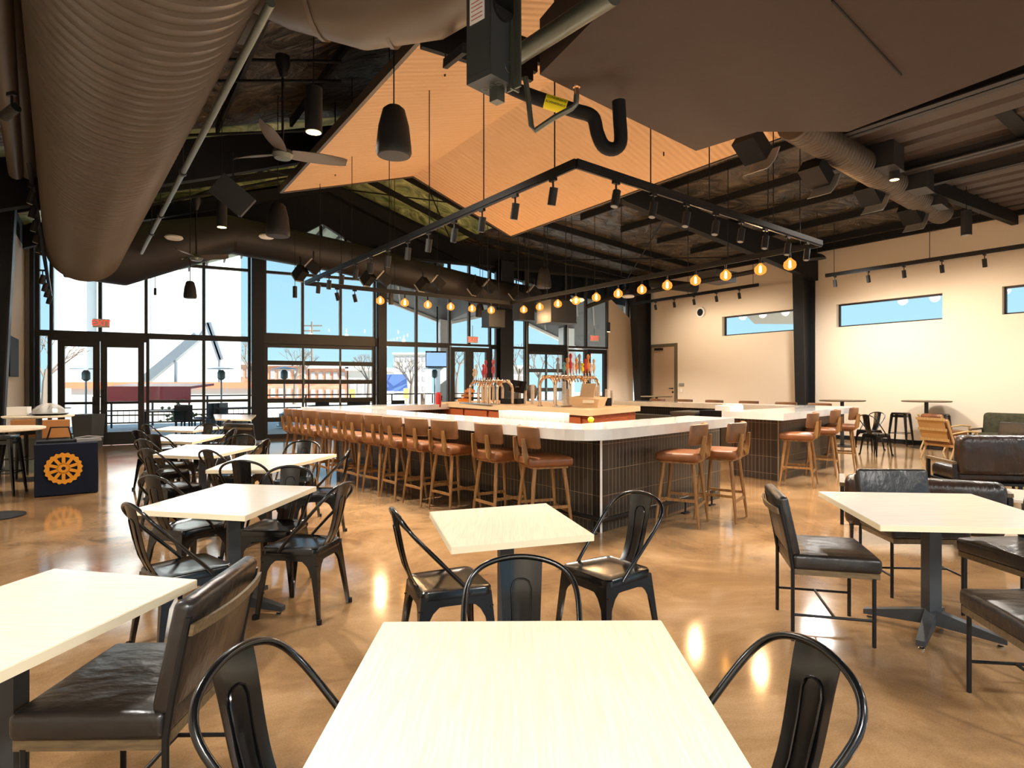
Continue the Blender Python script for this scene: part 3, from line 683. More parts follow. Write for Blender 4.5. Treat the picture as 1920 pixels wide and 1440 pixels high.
lc = make_leather_chair('dark leather chair with a wooden rail across its back at the lower left table', seatc([(26, 1335), (286, 1349), (446, 1212), (248, 1195)]), R_(181), G2, .53, .47)
dup(lc, seatc([(1476, 1001), (1590, 1005), (1650, 1055), (1472, 1042)]), R_(-14), 'dark leather chair left of the right-hand white table, seen from its side')
b = G(1665, 876, .85); dup(lc, Vector((b.x, b.y - .28, 0)), R_(266), 'dark leather chair behind the right-hand white table, its flat back above the tabletop')
dup(lc, G(1835, 1022, .5) * 1 + Vector((.26, -.05, -.5)), R_(186), 'dark leather chair at the right edge, farther of the two cut off there')
dup(lc, G(1790, 1105, .5) + Vector((.24, -.27, -.5)), R_(172), 'nearest dark leather chair at the lower right, cut off by the view')
b = G(480, 781, .92); dup(lc, Vector((b.x, b.y - .3, 0)), R_(80), 'black square-backed chair seen from behind by the far left column')

# ---- tan leather bar stool, facing +x ----
def make_bar_stool(label, loc, rz, group):
    t = thing('bar_stool', label, 'bar stool', loc, rz, group)
    s = MB(); s.cushion((.0, 0, .705), (.45, .46, .085), .03, puff=.015); so = s.build('seat_cushion', 'tan', t)
    p = MB(); p.tube([(.17, -.18, .655), (.17, .18, .655), (-.17, .18, .655), (-.17, -.18, .655)], .012, 6, closed=True); p.box((0, 0, .652), (.36, .37, .022)); p.build('seat_frame', 'oak', t)
    F4 = [(.22, .21), (.22, -.21), (-.22, .21), (-.22, -.21)]; T4 = [(.15, .15), (.15, -.15), (-.15, .15), (-.15, -.15)]
    def at(i, z): k = 1 - z / .65; return Vector((T4[i][0] + (F4[i][0] - T4[i][0]) * k, T4[i][1] + (F4[i][1] - T4[i][1]) * k, z))
    for i in range(4):
        l = MB(); l.tube([at(i, .65), at(i, .35), at(i, 0)], [.021, .019, .012], 8); l.build('leg', 'oak', t)
    for i, j, z in ((0, 1, .22), (2, 3, .22), (0, 2, .27), (1, 3, .27)):
        r = MB(); r.bar(at(i, z), at(j, z), .016, .028); r.build('footrest_rail', 'oak', t)
    for y in (-.13, .13):
        u = MB(); pr = [(-.17, .655, .05), (-.225, .70, .062), (-.245, .80, .05), (-.262, .93, .03)]
        for (x0, z0, w0), (x1, z1, w1) in zip(pr, pr[1:]):
            yy = y * 1.0; u.add([(x0 - w0 / 2, yy - .012, z0), (x0 + w0 / 2, yy - .012, z0), (x0 + w0 / 2, yy + .012, z0), (x0 - w0 / 2, yy + .012, z0), (x1 - w1 / 2, yy - .012, z1), (x1 + w1 / 2, yy - .012, z1), (x1 + w1 / 2, yy + .012, z1), (x1 - w1 / 2, yy + .012, z1)],
                [(3, 2, 1, 0), (4, 5, 6, 7), (0, 1, 5, 4), (1, 2, 6, 5), (2, 3, 7, 6), (3, 0, 4, 7)])
        u.build('back_upright', 'oak', t)
    b = MB(); b.cushion((0, 0, .94), (.045, .49, .21), .02, seg=2)
    bm = bmesh.new(); vs = [bm.verts.new(v) for v in b.v]
    for f_ in b.f: bm.faces.new([vs[i] for i in f_])
    for k in range(-4, 5):
        g = bm.verts[:] + bm.edges[:] + bm.faces[:]; bmesh.ops.bisect_plane(bm, geom=g, plane_co=(0, k * .048, 0), plane_no=(0, 1, 0))
    bm.verts.index_update(); b = MB(); b.add([v.co.copy() for v in bm.verts], [tuple(v.index for v in f_.verts) for f_ in bm.faces], True); bm.free()
    for v in b.v: v.x += -.235 + .085 * (v.y / .235) ** 2 - .1 * (v.z - .945)
    b.build('backrest', 'tanb', t)
    return t
G3 = 'tan leather bar stools with wooden legs'
us = [(984, 6.45), (903, 6.96), (819, 7.6), (768, 8.03), (724, 8.45), (690, 8.82), (654, 9.2), (627, 9.55), (602, 9.9), (572, 10.3), (551, 10.7), (536, 11.0)]
bs = None; hL = R_(38.5); dL = Vector((math.cos(hL), math.sin(hL), 0))
for i, (x, d) in enumerate(us):
    p = PD(x, HY, d * .94); p.z = 0; p += dL * .25
    lab = 'tan leather bar stool on the left side of the bar, %s from the tiled corner' % ORD[i]
    rz = hL + (0, -.05, .05, .02, -.04, .06, 0, .08, -.03, .04, .02, 0)[i] - (.35 if i == 0 else 0)
    if bs is None: bs = make_bar_stool(lab, p, rz, G3); bs.scale = (1.03, 1.03, 1.03)
    else: dup(bs, p, rz, lab)
hR = R_(134.5); dR = Vector((math.cos(hR), math.sin(hR), 0))
for i, (x, y) in enumerate(((1319, 796), (1392, 793))):
    p = G(x, y, 1.07); p.z = 0; dup(bs, p + dR * .25, hR + R_(16 - 6 * i), 'tan leather bar stool right of the tiled corner, %s' % ('left one of the pair' if i == 0 else 'right one of the pair'))
for i, (x, d) in enumerate(((1527, 8.9), (1569, 9.9), (1603, 10.8))):
    p = PD(x, HY, d); p.z = 0; dup(bs, p + dR * .22, hR + R_(12), 'tan leather bar stool at the far right end of the bar, %s from camera' % ORD[i])
for i, x in enumerate((1226, 1277, 1333, 1398, 1416 + 52, 1531)):
    d = 16.9 - (x - 1226) * .0125; p = PD(x, HY, d); p.z = 0; dup(bs, p, R_(222), 'tan leather bar stool beyond the bar with only its rim showing, %s from left' % ORD[i])

# ---- high round tables and high metal stools ----
def make_high_table(label, loc, r, group, m='top', zt=1.1):
    t = thing('high_round_table', label, 'table', loc, 0, group)
    a = MB(); a.lathe([(r - .02, zt - .03), (r, zt - .02), (r, zt), (0.001, zt)], n=36); a.build('table_top', m, t)
    a = MB(); a.cyl((0, 0, .03), (0, 0, zt - .03), .042, n=16); a.build('pedestal_column', 'base', t)
    a = MB(); a.lathe([(r * .62, 0), (r * .62, .012), (.06, .03), (.042, .05)], n=32); a.build('base_plate', 'satin', t)
    return t
G4 = 'high round tables'
ht = make_high_table('high round table by the right wall between two black metal stools', G(1737, 840, 0), .5, G4, 'darkwood')
dup(ht, G(1579, 836, 0), 0, 'high round table by the right wall beside the black column')
dup(ht, PD(1231, HY, 19.5) - Vector((0, 0, H)), 0, 'high round table in front of the taupe door')
make_high_table('high round table cut by the left edge of the view', Vector((-5.83, 6.9, 0)), .47, G4, zt=1.0)
make_high_table('high round table carrying a wrapped platter and paper boxes by the left wall', Vector((-7.42, 9.62, 0)), .46, G4, zt=1.0)
def make_high_stool(label, loc, rz, group):
    t = thing('metal_stool', label, 'stool', loc, rz, group)
    s = MB(); s.cushion((0, 0, .775), (.32, .32, .05), .02, seg=2); s.build('seat', 'metal', t)
    F4 = [(.21, .21), (-.21, .21), (-.21, -.21), (.21, -.21)]; T4 = [(.14, .14), (-.14, .14), (-.14, -.14), (.14, -.14)]
    def at(i, z): k = 1 - z / .76; return Vector((T4[i][0] + (F4[i][0] - T4[i][0]) * k, T4[i][1] + (F4[i][1] - T4[i][1]) * k, z))
    for i in range(4):
        l = MB(); l.tube([at(i, .76), at(i, .3), at(i, 0)], [.034, .026, .016], 6); l.build('leg', 'metal', t)
    r = MB()
    for i in range(4): r.cyl(at(i, .3), at((i + 1) % 4, .3), .009, n=6)
    r.build('footrest', 'metal', t); r = MB()
    for i in range(4): r.bar(at(i, .71), at((i + 1) % 4, .71), .006, .05)
    r.build('apron', 'metal', t); return t
G5 = 'high black metal stools'
hs = make_high_stool('high black metal stool left of the round table at the right wall', G(1699, 834, 0) - E2 * .28, R_(38), G5)
dup(hs, G(1780, 838, 0) - E2 * .5, R_(42), 'high black metal stool behind the pale wooden lounge chair')
dup(hs, G(14, 925, 0) + Vector((0, -.1, 0)), R_(20), 'high black metal stool at the left edge beside the draped navy box')
dup(hs, G(-8, 905, 0) + Vector((0, .5, 0)), R_(70), 'high black metal stool under the round table at the left edge')

# ---- lounge corner on the right ----
def lounge(label, loc, rz, w, m, wood, cane=False, group=None, name='lounge_chair', cat='armchair', bh=.78):
    t = thing(name, label, cat, loc, rz, group); hw = w / 2
    Rm = Matrix.Rotation(-R_(20), 3, 'Y')
    s = MB(); s.cushion((.03, 0, .38), (.62, w - .12, .14), .05, puff=.02); s.build('seat_cushion', m, t)
    b = MB(); b.cushion((-.27, 0, .6), (.15, w - .12, .46), .06, Rm); b.build('back_cushion', m, t)
    for y in (-hw + .03, hw - .03):
        a = MB(); a.tube([(.36, y, .56), (.1, y, .58), (-.3, y, .53)], .024, 8, flat=.7); a.build('armrest', wood, t)
        l = MB(); l.tube([(.33, y, .56), (.35, y, 0)], [.022, .016], 8); l.build('leg', wood if wood == 'ashw' else 'satin', t)
        l = MB(); l.tube([(-.40, y, .80), (-.28, y, .5), (-.2, y, .28), (-.34, y, 0)], [.02, .022, .024, .016], 8); l.build('leg', wood if wood == 'ashw' else 'satin', t)
    r = MB(); r.bar((.34, -hw + .03, .3), (.34, hw - .03, .3), .03, .05); r.bar((-.24, -hw + .03, .3), (-.24, hw - .03, .3), .03, .05); r.build('seat_rail', wood, t)
    if cane:
        for z, x in ((.81, -.46), (.61, -.405), (.41, -.35)):
            r = MB(); r.bar((x, -hw + .03, z), (x, hw - .03, z), .025, .05); r.build('back_slat', wood, t)
        c = MB(); c.grid(lambda u, v: (-.335 - .115 * u, (hw - .05) * (2 * v - 1), .40 + .40 * u), 2, 2, (-.006, 0, 0)); c.build('cane_panel', 'cane', t)
    return t
p = G(1795, 868, 0); lounge('pale wooden lounge chair with a woven back seen from behind near the right wall', p + Vector((.15, .45, 0)), R_(15), .66, 'tan', 'ashw', True)
p = G(1850, 858, 0); lounge('second pale wooden lounge chair with a brown cushion, behind the first', p + Vector((.1, 1.35, 0)), R_(10), .66, 'tan', 'ashw', False)
def sofa(label, loc, rz, w, m, h=.8):
    t = thing('sofa', label, 'sofa', loc, rz, None); hw = w / 2
    b = MB(); b.cushion((-.33, 0, h - .24), (.2, w, .5), .08, Matrix.Rotation(-R_(8), 3, 'Y')); b.build('back_cushion', m, t)
    s = MB(); s.cushion((.03, 0, .36), (.66, w - .06, .18), .06, puff=.02); s.build('seat_cushion', m, t)
    for y in (-hw + .06, hw - .06):
        for x in (-.34, .3):
            l = MB(); l.cyl((x, y, .3), (x, y, 0), .022, .014, 8); l.build('leg', 'satin', t)
    for y in (-hw - .02, hw + .02):
        a = MB(); a.bar((.32, y, .52), (-.36, y, .52), .05, .035); a.build('armrest', 'darkwood', t)
        l = MB(); l.bar((.3, y, .5), (.3, y, 0), .035, .045); l.bar((-.36, y, .5), (-.36, y, .3), .035, .045); l.build('arm_post', 'satin', t)
    r = MB(); r.box((0, 0, .26), (.66, w, .03)); r.build('base_frame', 'satin', t)
    return t
p = G(1925, 868, .5) + Vector((-.42, .1, 0)); sofa('dark brown leather armchair with wooden arms at the right edge, back turned to camera', Vector((p.x, p.y + .0, 0)), R_(80), 1.05, 'leatherB', .86)
p = G(1690, 905, .55); sofa('low dark leather sofa behind the right-hand white table, seen from behind', Vector((p.x + .22, p.y + .1, 0)), R_(62), 1.25, 'leatherB', .62)
p = PD(1925, HY, 12.5) - UP * H; sofa('olive tufted sofa against the right wall', Vector((p.x, p.y, 0)), math.atan2(-E2.y, -E2.x), 1.7, 'green', .86)
lc2 = dup(lc, PD(1886, HY, 10.3) - UP * H, R_(200), 'small black leather chair by the low round table near the olive sofa')
t = MB(); p = PD(1935, HY, 11.2) - UP * H; t.lathe([(.4, .70), (.42, .71), (.42, .735), (.001, .735)], (p.x, p.y, 0), 32); t.cyl((p.x, p.y, .0), (p.x, p.y, .7), .05); t.lathe([(.25, 0), (.25, .015), (.05, .03)], (p.x, p.y, 0), 24); solo('round_table', t, 'top', 'pale round table in front of the olive sofa', 'table')
t = MB(); p = G(1905, 925, .42); t.lathe([(.36, .38), (.38, .39), (.38, .41), (.001, .41)], (p.x, p.y, 0), 32); t.cyl((p.x, p.y, .0), (p.x, p.y, .38), .04); t.lathe([(.24, 0), (.24, .015), (.05, .03)], (p.x, p.y, 0), 24); solo('side_table', t, 'topx', 'low pale round side table behind the right-hand white table', 'side table')

# ---- the bar ----
ZB = 1.07; TH = .105
bA = G(566, 763, ZB); bdL = Vector((-.62, .784, 0)).normalized(); bdR = Vector((.70, .713, 0)).normalized()
def isect(p, d, q, e):
    k = ((q.x - p.x) * e.y - (q.y - p.y) * e.x) / (d.x * e.y - d.y * e.x); return p + d * k
Bc = isect(G(1008, 801, ZB), bdL, G(1377, 783.5, ZB), bdR); bA = Bc + bdL * (bA - Bc).dot(bdL)
bC = Bc + bdR * (G(1377, 783.5, ZB) - Bc).dot(bdR); bE = Bc + bdR * (G(1404, 772, ZB) - Bc).dot(bdR)
e1_ = G(1455.5, 774.7, ZB); bE2 = Bc + bdR * (G(1569, 761.5, ZB) - Bc).dot(bdR)
bE = Bc + bdR * (e1_ - Bc).dot(bdR)
bF = bE2 + (bA - Bc)
inL = (bE2 - Bc).normalized(); inR = (bA - Bc).normalized()                # inward directions for the left and right faces
Wc = .68
bar = thing('bar_counter', 'large square bar clad in dark stacked tile under a thick white marble counter', 'bar counter', (Bc.x, Bc.y, 0))
rd = .55; arc = []
P0, P1 = Bc + inR * rd, Bc + inL * rd
for i in range(9):
    k = i / 8; arc.append(P0 * (1 - k) ** 2 + Bc * 2 * k * (1 - k) + P1 * k ** 2)
ct = MB(); inner = Bc + inL * Wc + inR * Wc
def P2(v): return (v.x, v.y)
ct.prism([P2(bA)] + [P2(a) for a in arc] + [P2(bC), P2(bC + inR * Wc), P2(inner), P2(bA + inL * Wc)], ZB - TH, ZB); wpart('marble_counter', ct, 'marble', bar)
ct = MB(); ct.prism([P2(bA + inL * Wc), P2(bF + (-inL) * 0 - inR * Wc), P2(bF), P2(bA)][::1], ZB - TH, ZB)
ct = MB(); ct.prism([P2(bA), P2(bA + inL * Wc), P2(bA + inL * Wc)], ZB - TH, ZB) if False else None
ct = MB(); a_, b_2, c_, d_ = bA + inL * Wc - inR * Wc, bF - inL * Wc - inR * Wc, bF - inL * Wc, bA + inL * Wc
ct.prism([P2(a_), P2(b_2), P2(c_), P2(d_)], ZB - TH, ZB); wpart('marble_counter', ct, 'marble', bar)
ct = MB(); ct.prism([P2(bF - inL * Wc), P2(bE2 - inL * Wc), P2(bE2), P2(bF)], ZB - TH, ZB); wpart('marble_counter', ct, 'marble', bar)
ct = MB(); ct.prism([P2(bE + Vector((0, 0, 0))), P2(bE2 - inL * Wc), P2(bE2 - inL * Wc + inR * Wc), P2(bE + inR * 1.0)], ZB - TH, ZB); wpart('marble_counter', ct, 'marble', bar)
OV = .47
def tilewall(p, q, n, name='tiled_front', m='tile', z1=ZB - TH, th=.12):
    w = MB(); d = (q - p).normalized(); w.slab([p, q, q + UP * z1, p + UP * z1], n * th)
    w.uv = lambda co, no: ((co - p).dot(d), co.z - .10); wpart(name, w, m, bar)
kk = inL.dot(inR); base = G(1127.5, 998.7, 0)
tilewall(Vector((base.x, base.y, 0)), Vector((base.x, base.y, 0)) + inR * ((bA - Bc).length - OV * 1.2), inL)
lenR = (bC - Bc).length
tilewall(Vector((base.x, base.y, 0)) + inR * .001, Vector((base.x, base.y, 0)) + inL * (lenR - OV * .9), inR)
qE = Vector((base.x, base.y, 0)) + inL * ((bE - Bc).length - .05); qE2 = Vector((base.x, base.y, 0)) + inL * ((bE2 - Bc).length - 2 * OV)
tilewall(qE, qE2, inR); tilewall(qE + inL * .001, qE + inR * .8, inL)
tilewall(qE2, qE2 + inR * ((bA - Bc).length - 2 * OV), -inL); 
pA = Vector((base.x, base.y, 0)) + inR * ((bA - Bc).length - OV * 1.2); tilewall(pA, pA + inL * ((bE2 - Bc).length - 2 * OV), -inR)
k = MB(); k.box((base.x - .004, base.y - .006, (ZB - TH) / 2), (.022, .022, ZB - TH), 0); wpart('corner_trim', k, 'marble', bar)
# black foot rail around the front
fr = MB(); o1 = -.16; zf = .17
c0_ = base - inL * .14 - inR * .14
fr.tube([c0_ + inR * 6.2 + UP * zf, c0_ + UP * zf, c0_ + inL * 2.3 + UP * zf], .024, 8)
for v in [c0_ + inR * s for s in (.15, 1.6, 3.1, 4.6, 6.0)] + [c0_ + inL * s for s in (.6, 1.6, 2.25)]:
    fr.cyl(v + UP * zf, v, .012, n=8); fr.box(v + UP * .006, (.1, .05, .012), .7)
wpart('foot_rail', fr, 'satin', bar)
# wooden back of the bar fronts and under-counter equipment
for p_, d_, L_, n_ in ((base + inL * .13 + inR * .4, inR, 6.0, inL),):
    k = MB(); k.slab([p_ + UP * .05, p_ + d_ * L_ + UP * .05, p_ + d_ * L_ + UP * .9, p_ + UP * .9], n_ * .45); wpart('under_counter_cabinet', k, 'galv', bar)
pq = bF - inL * Wc - inR * 1.0; 
k = MB(); pf = bF - inL * .9 ; k.slab([pf + UP * (.1 - pf.z), pf + UP * (.1 - pf.z) - inR * 6.5, pf + UP * (.8 - pf.z) - inR * 6.5, pf + UP * (.8 - pf.z)], -inL * .3); wpart('under_counter_cabinet', k, 'galv', bar)
# the island with the taps
ZI = 1.10
iK = G(1104.6, 769, ZI); iL = G(823, 754, ZI); iR = G(1200.8, 761.3, ZI); iS = iL + (iR - iK)
isl = thing('tap_island', 'back-bar island of orange wood with a pale thick worktop carrying the beer taps', 'counter', (iK.x, iK.y, 0))
k = MB(); k.prism([P2(iK), P2(iR), P2(iS), P2(iL)], ZI - .09, ZI); wpart('worktop', k, 'cream', isl)
di, dj = (iL - iK).normalized(), (iR - iK).normalized()
k = MB(); i0, i1, i2, i3 = iK + (di + dj) * .08, iR + (di - dj) * .08, iS - (di + dj) * .08, iL + (dj - di) * .08
k.prism([P2(i0), P2(i1), P2(i2), P2(i3)], .1, ZI - .09); wpart('wooden_body', k, mat('orange_stained_wood', (182, 96, 50), .45, 0, .5, noise=(6, (140, 66, 34), (1, 1, 8), 4)), isl)
for i in range(5):
    a = i0 + di * (.15 + i * .9) - dj * .012; k = MB(); k.slab([a + UP * (.2 - ZI), a + di * .82 + UP * (.2 - ZI), a + di * .82 + UP * (-.12), a + UP * (-.12)], dj * -.02); o = wpart('cabinet_door', k, 'leatherB' if False else mat('orange_stained_wood_door', (170, 88, 46), .4), isl)
# ---- tap rails ----
def tap_rail(x0, x1, d0, d1, yr, label, handles, group='copper tap rails on the island'):
    a = PD(x0, HY, d0); b = PD(x1, HY, d1); a.z = b.z = 0; dv = (b - a); L = dv.length; dv.normalize(); n = Vector((dv.y, -dv.x, 0))
    zr = H + (HY - yr) * ((d0 + d1) / 2) / F
    t = thing('beer_tap_rail', label, 'beer taps', (a.x, a.y, ZI), 0, group); W = .34
    def w(s, o, z): return a + dv * s + n * o + UP * z
    nl = 4
    for i in range(nl):
        s = .06 + (L - .12) * i / (nl - 1); p = MB(); r = .16
        pts = [w(s, -W / 2, ZI), w(s, -W / 2, zr - r)] + [w(s, -W / 2 + r * (1 - math.cos(q * PI / 8)), zr - r + r * math.sin(q * PI / 8)) for q in range(1, 5)]
        pts += [w(s, W / 2 - r * (1 - math.cos(q * PI / 8)), zr - r + r * math.sin(q * PI / 8)) for q in range(4, 0, -1)] + [w(s, W / 2, zr - r), w(s, W / 2, ZI)]
        p.tube(pts, .027, 10); wpart('gooseneck_pipe', p, 'brass', t)
        for o in (-W / 2, W / 2):
            k = MB(); k.lathe([(.05, ZI), (.05, ZI + .012), (.03, ZI + .02)], w(s, o, 0), 14); wpart('pipe_flange', k, 'chrome', t)
    for o in (-.05, .05):
        p = MB(); p.cyl(w(0, o, zr), w(L, o, zr), .03, n=10); wpart('manifold_pipe', p, 'brass', t)
    nf = len(handles)
    for i, hcol in enumerate(handles):
        s = .08 + (L - .16) * (i + .5) / nf
        for sd in (1,):
            q = MB(); q.cyl(w(s, .05, zr), w(s, .13, zr), .014, n=8); q.tube([w(s, .12, zr + .03), w(s, .12, zr - .02), w(s, .15, zr - .09)], .012, 8); q.cyl(w(s, .12, zr + .02), w(s, .115, zr + .07), .009, n=8)
            fo = wpart('faucet', q, 'chrome' if i % 2 else 'brass', t)
            if hcol:
                hh = .2 + .08 * ((i * 7) % 3); q = MB(); c = w(s, .11, zr + .06)
                q.lathe([(.01, 0), (.014, .02), (.02, hh * .35), (.022, hh * .6), (.014, hh * .7), (.026, hh * .8), (.03, hh * .9), (.012, hh)], c, 8, mi=0)
                q.box(c + UP * hh * .42, (.06, .025, hh * .3), .6)
                wpart('tap_handle', q, hcol, t)
    k = MB(); k.slab([w(-.02, W / 2 + .02, ZI), w(L + .02, W / 2 + .02, ZI), w(L + .02, W / 2 + .02, ZI + .02), w(-.02, W / 2 + .02, ZI + .02)], n * .18); wpart('drip_tray', k, 'chrome', t)
    return t
tap_rail(1022, 1112, 10.6, 11.6, 707, 'copper tap rail right of centre with orange, red and teal tap handles', ['', 'grey', '', 'teal', 'orange', 'red', 'white', 'orange', 'grey', 'yellow', 'red', 'orange', 'white', 'cream'])
tap_rail(892, 950, 12.6, 11.6, 715, 'copper tap rail left of the tilted screen with two pink-red tap handles', ['cream', 'white', '', '', 'pink', 'pink', '', '', 'pink', '', ''])

# ---- things on the island and in the bar ----
def on_island(x, y, back=0.0): p = G(x, y, ZI); return p
p = on_island(957, 757.5); t = thing('point_of_sale_terminal', 'black touch-screen till tilted back on a black cash drawer', 'till', (p.x, p.y, ZI), R_(-25))
k = MB(); k.box((0, .1, .055), (.36, .36, .10)); dr_ = k.build('cash_drawer', 'black', t); k = MB(); k.box((0, -.082, .055), (.32, .006, .075)); k.build('drawer_front', 'satin', dr_)
k = MB(); k.box((.1, .1, .16), (.12, .12, .12)); k.build('stand', 'grey', t)
k = MB(); k.box((.12, .08, .34), (.33, .025, .24), R=Matrix.Rotation(R_(-22), 3, 'X') @ Matrix.Rotation(R_(8), 3, 'Y')); sc_o = k.build('screen_body', 'dkscreen', t)
k = text_mb('pos', .05, (.12, .063, .34), (1, 0, 0), (0, .37, .93)); k.build('screen_logo', 'white', sc_o)
p = on_island(998, 748); k = MB(); k.lathe([(.1, 0), (.14, .12), (.15, .24), (.1, .34), (.03, .37)], (p.x, p.y + .2, ZI), 20); solo('round_speaker', k, 'ductbrown', 'dark rounded appliance behind the till', 'appliance')
def cups(x, y, h, lab, n=8, r=.038):
    p = on_island(x, y); k = MB(); pr = []
    for i in range(n):
        z = h * i / n; pr += [(r * .92, z), (r, z + h / n * .7), (r * 1.08, z + h / n * .75), (r * 1.08, z + h / n * .95)]
    k.lathe(pr, p, 14); return solo('cup_stack', k, 'cupw', lab, 'cups', 'stacks of cups on the island')
for i, (x, y, h, lab) in enumerate(((984, 757, .26, 'short stack of clear cups just right of the till'), (998.5, 757.5, .38, 'tall stack of clear cups left of the right tap rail'), (1058, 761, .44, 'tallest stack of cups, in front of the right tap rail'),
    (1138, 760, .3, 'stack of cups behind the beige printer'), (1148, 756, .26, 'stack of cups at the right end of the island'), (1066, 760, .3, 'stack of cups beside the tallest stack'),
    (905, 751, .4, 'tall stack of cups under the left tap rail'), (911, 751, .42, 'stack of cups under the left tap rail, second from its left end'), (917, 751.4, .36, 'right-hand stack of cups under the left tap rail'), (1118, 757, .34, 'stack of cups seen through the right tap rail'))):
    cups(x, y, h, lab)
p = on_island(1105, 764); t = thing('receipt_printer', 'beige printer with a raised paper tray at the near corner of the island', 'printer', (p.x, p.y + .12, ZI), R_(-30))
k = MB(); k.add([(-.22, -.14, 0), (.22, -.14, 0), (.22, .14, 0), (-.22, .14, 0), (-.27, -.2, .17), (.27, -.2, .14), (.27, .2, .17), (-.27, .2, .19)], [(3, 2, 1, 0), (4, 5, 6, 7), (0, 1, 5, 4), (1, 2, 6, 5), (2, 3, 7, 6), (3, 0, 4, 7)]); k.build('body', 'cream', t)
k = MB(); k.box((-.05, .1, .28), (.26, .02, .26), R=Matrix.Rotation(R_(-25), 3, 'X')); k.build('paper_tray', 'cream', t); k = MB(); k.box((.08, -.19, .1), (.2, .01, .05)); k.build('output_slot', 'edge', t)
p = on_island(1141, 761); k = MB(); k.box((p.x, p.y, ZI + .07), (.1, .05, .14), .5); solo('card_reader', k, 'black', 'small black card reader beside the beige printer', 'card reader')
p = G(822, 766, .98); t = MB(); t.lathe([(.055, 0), (.06, .02), (.06, .26), (.05, .3), (.02, .32)], (p.x, p.y, ZI - .1), 16); solo('red_bottle', t, 'red', 'red canister at the left end of the island', 'canister')
p = G(822, 752, ZI); t = MB(); t.lathe([(.05, 0), (.05, .08), (.06, .1), (.02, .14), (.02, .2)], (p.x, p.y + .3, ZI), 12); solo('black_jug', t, 'black', 'small black jug above the red canister', 'jug')
for i, (x, y) in enumerate(((870, 746), (875, 740), (880, 734))):
    p = on_island(x, 753); k = MB(); k.box((p.x, p.y + .1, ZI + .03 + i * .1), (.24 - i * .04, .2, .06), .5); k.box((p.x, p.y + .1, ZI + .075 + i * .1), (.1, .1, .03), .5); solo('merchandise_box', k, 'orange' if i != 1 else 'card', '%s of the small orange goods stacked left of the left tap rail' % ('lowest', 'middle one', 'topmost')[i], 'box', 'orange goods stack')
# glasses standing on the service shelf inside the bar
sh = MB(); q0 = G(1046, 794, 1.0); q0.z = 0; inL_, inR_ = inL, inR
sh.slab([q0 + UP * .97, q0 + inR * 1.3 + UP * .97, q0 + inR * 1.3 + UP * .99, q0 + UP * .99], inL * .34); solo('glass_shelf', sh, 'chrome', 'steel glass shelf behind the near left counter', 'shelf')
gp = None; cnt = 0
for j in range(3):
    for i in range(14):
        v = q0 + inR * (.06 + i * .09) + inL * (.05 + j * .095); 
        if gp is None:
            k = MB(); k.lathe([(.028, 0), (.03, .01), (.036, .13), (.0345, .13), (.027, .015), (.001, .012)], (0, 0, 0), 10); gp = k.build('drinking_glass', 'glassw'); gp.location = (v.x, v.y, .99)
            tag(gp, 'clear drinking glass in the cluster behind the near edge of the bar counter', 'glass', 'glasses on the shelf inside the bar')
        else:
            g_ = gp.copy(); COL.objects.link(g_); g_.location = (v.x, v.y, .99)
p = G(1116, 796, ZB); k = MB(); k.lathe([(.02, 0), (.035, .02), (.035, .04), (.015, .06)], (p.x, p.y + .35, ZB), 10); solo('lemon', k, 'yellow', 'small yellow fruit on the counter near the rounded corner', 'fruit')
p = isect(bE, inR, bE, inR) if False else bE + inR * .3
p = G(1380, 771, ZB); k = MB(); k.box((p.x, p.y + .3, ZB + .04), (.42, .26, .08), .75); k.box((p.x + .05, p.y + .3, ZB + .09), (.22, .2, .03), .75); solo('white_box', k, 'white', 'white flat box on the counter beside the bar opening', 'box')
p = G(793, 763, .95); k = MB(); k.lathe([(.05, 0), (.055, .3), (.05, .31)], (p.x, p.y, .95), 16); solo('shaker_tin', k, 'chrome', 'steel shaker tin standing inside the bar left of the red canister', 'shaker')
# equipment seen through the bar opening
p = PD(1300, HY, 13.0); k = MB(); k.box((p.x, p.y, .45), (1.2, .5, .86), .93); k.box((p.x, p.y, .9), (1.24, .54, .04), .93); solo('ice_bin', k, 'galv', 'stainless work station under the far counter', 'work station')
p = PD(1342, HY, 12.6); k = MB(); k.box((p.x, p.y, .5), (.5, .5, .9), .93); solo('bar_fridge', k, 'black', 'black under-counter fridge beside the stainless work station', 'fridge')

# ---- left side: draped box, boxes and platter ----
A = G(64, 934, 0); B = A + Vector((.81, .59, 0)) * .69
dv = (B - A).normalized(); nb = Vector((-dv.y, dv.x, 0)); L = (B - A).length; hz = 1.5 - (836 - HY) * ((A.y + B.y) / 2) / F
hz = .69; dep = .95
t = thing('draped_table', 'box-shaped table covered to the floor by a navy cloth with a golden wheel emblem', 'draped table', ((A.x + B.x) / 2, (A.y + B.y) / 2, 0), math.atan2(dv.y, dv.x))
k = MB()
def cloth(u, v):
    return (-L / 2 + L * u + .006 * math.sin(u * 19 + v * 4), -.005 + .012 * math.sin(u * 11) * (1 - v), .015 + (hz - .015) * v)
k.grid(cloth, 20, 8); k.grid(lambda u, v: (L / 2 + .012 * math.sin(u * 9) * (1 - v), dep * u, .015 + (hz - .015) * v), 10, 8); k.grid(lambda u, v: (L / 2 - L * u, dep, .015 + (hz - .015) * v), 10, 2); k.grid(lambda u, v: (-L / 2, dep * (1 - u), .015 + (hz - .015) * v), 10, 8); k.grid(lambda u, v: (-L / 2 + L * u, dep * v, hz), 6, 6)
k.build('cloth_cover', 'navy', t)
k = MB(); Rw = .205; NT = 20; c = Vector((-.035, -.02, .365)); seg = 120
def rr(r, a): return c + Vector((r * math.cos(a), 0, r * math.sin(a)))
vs = []; 
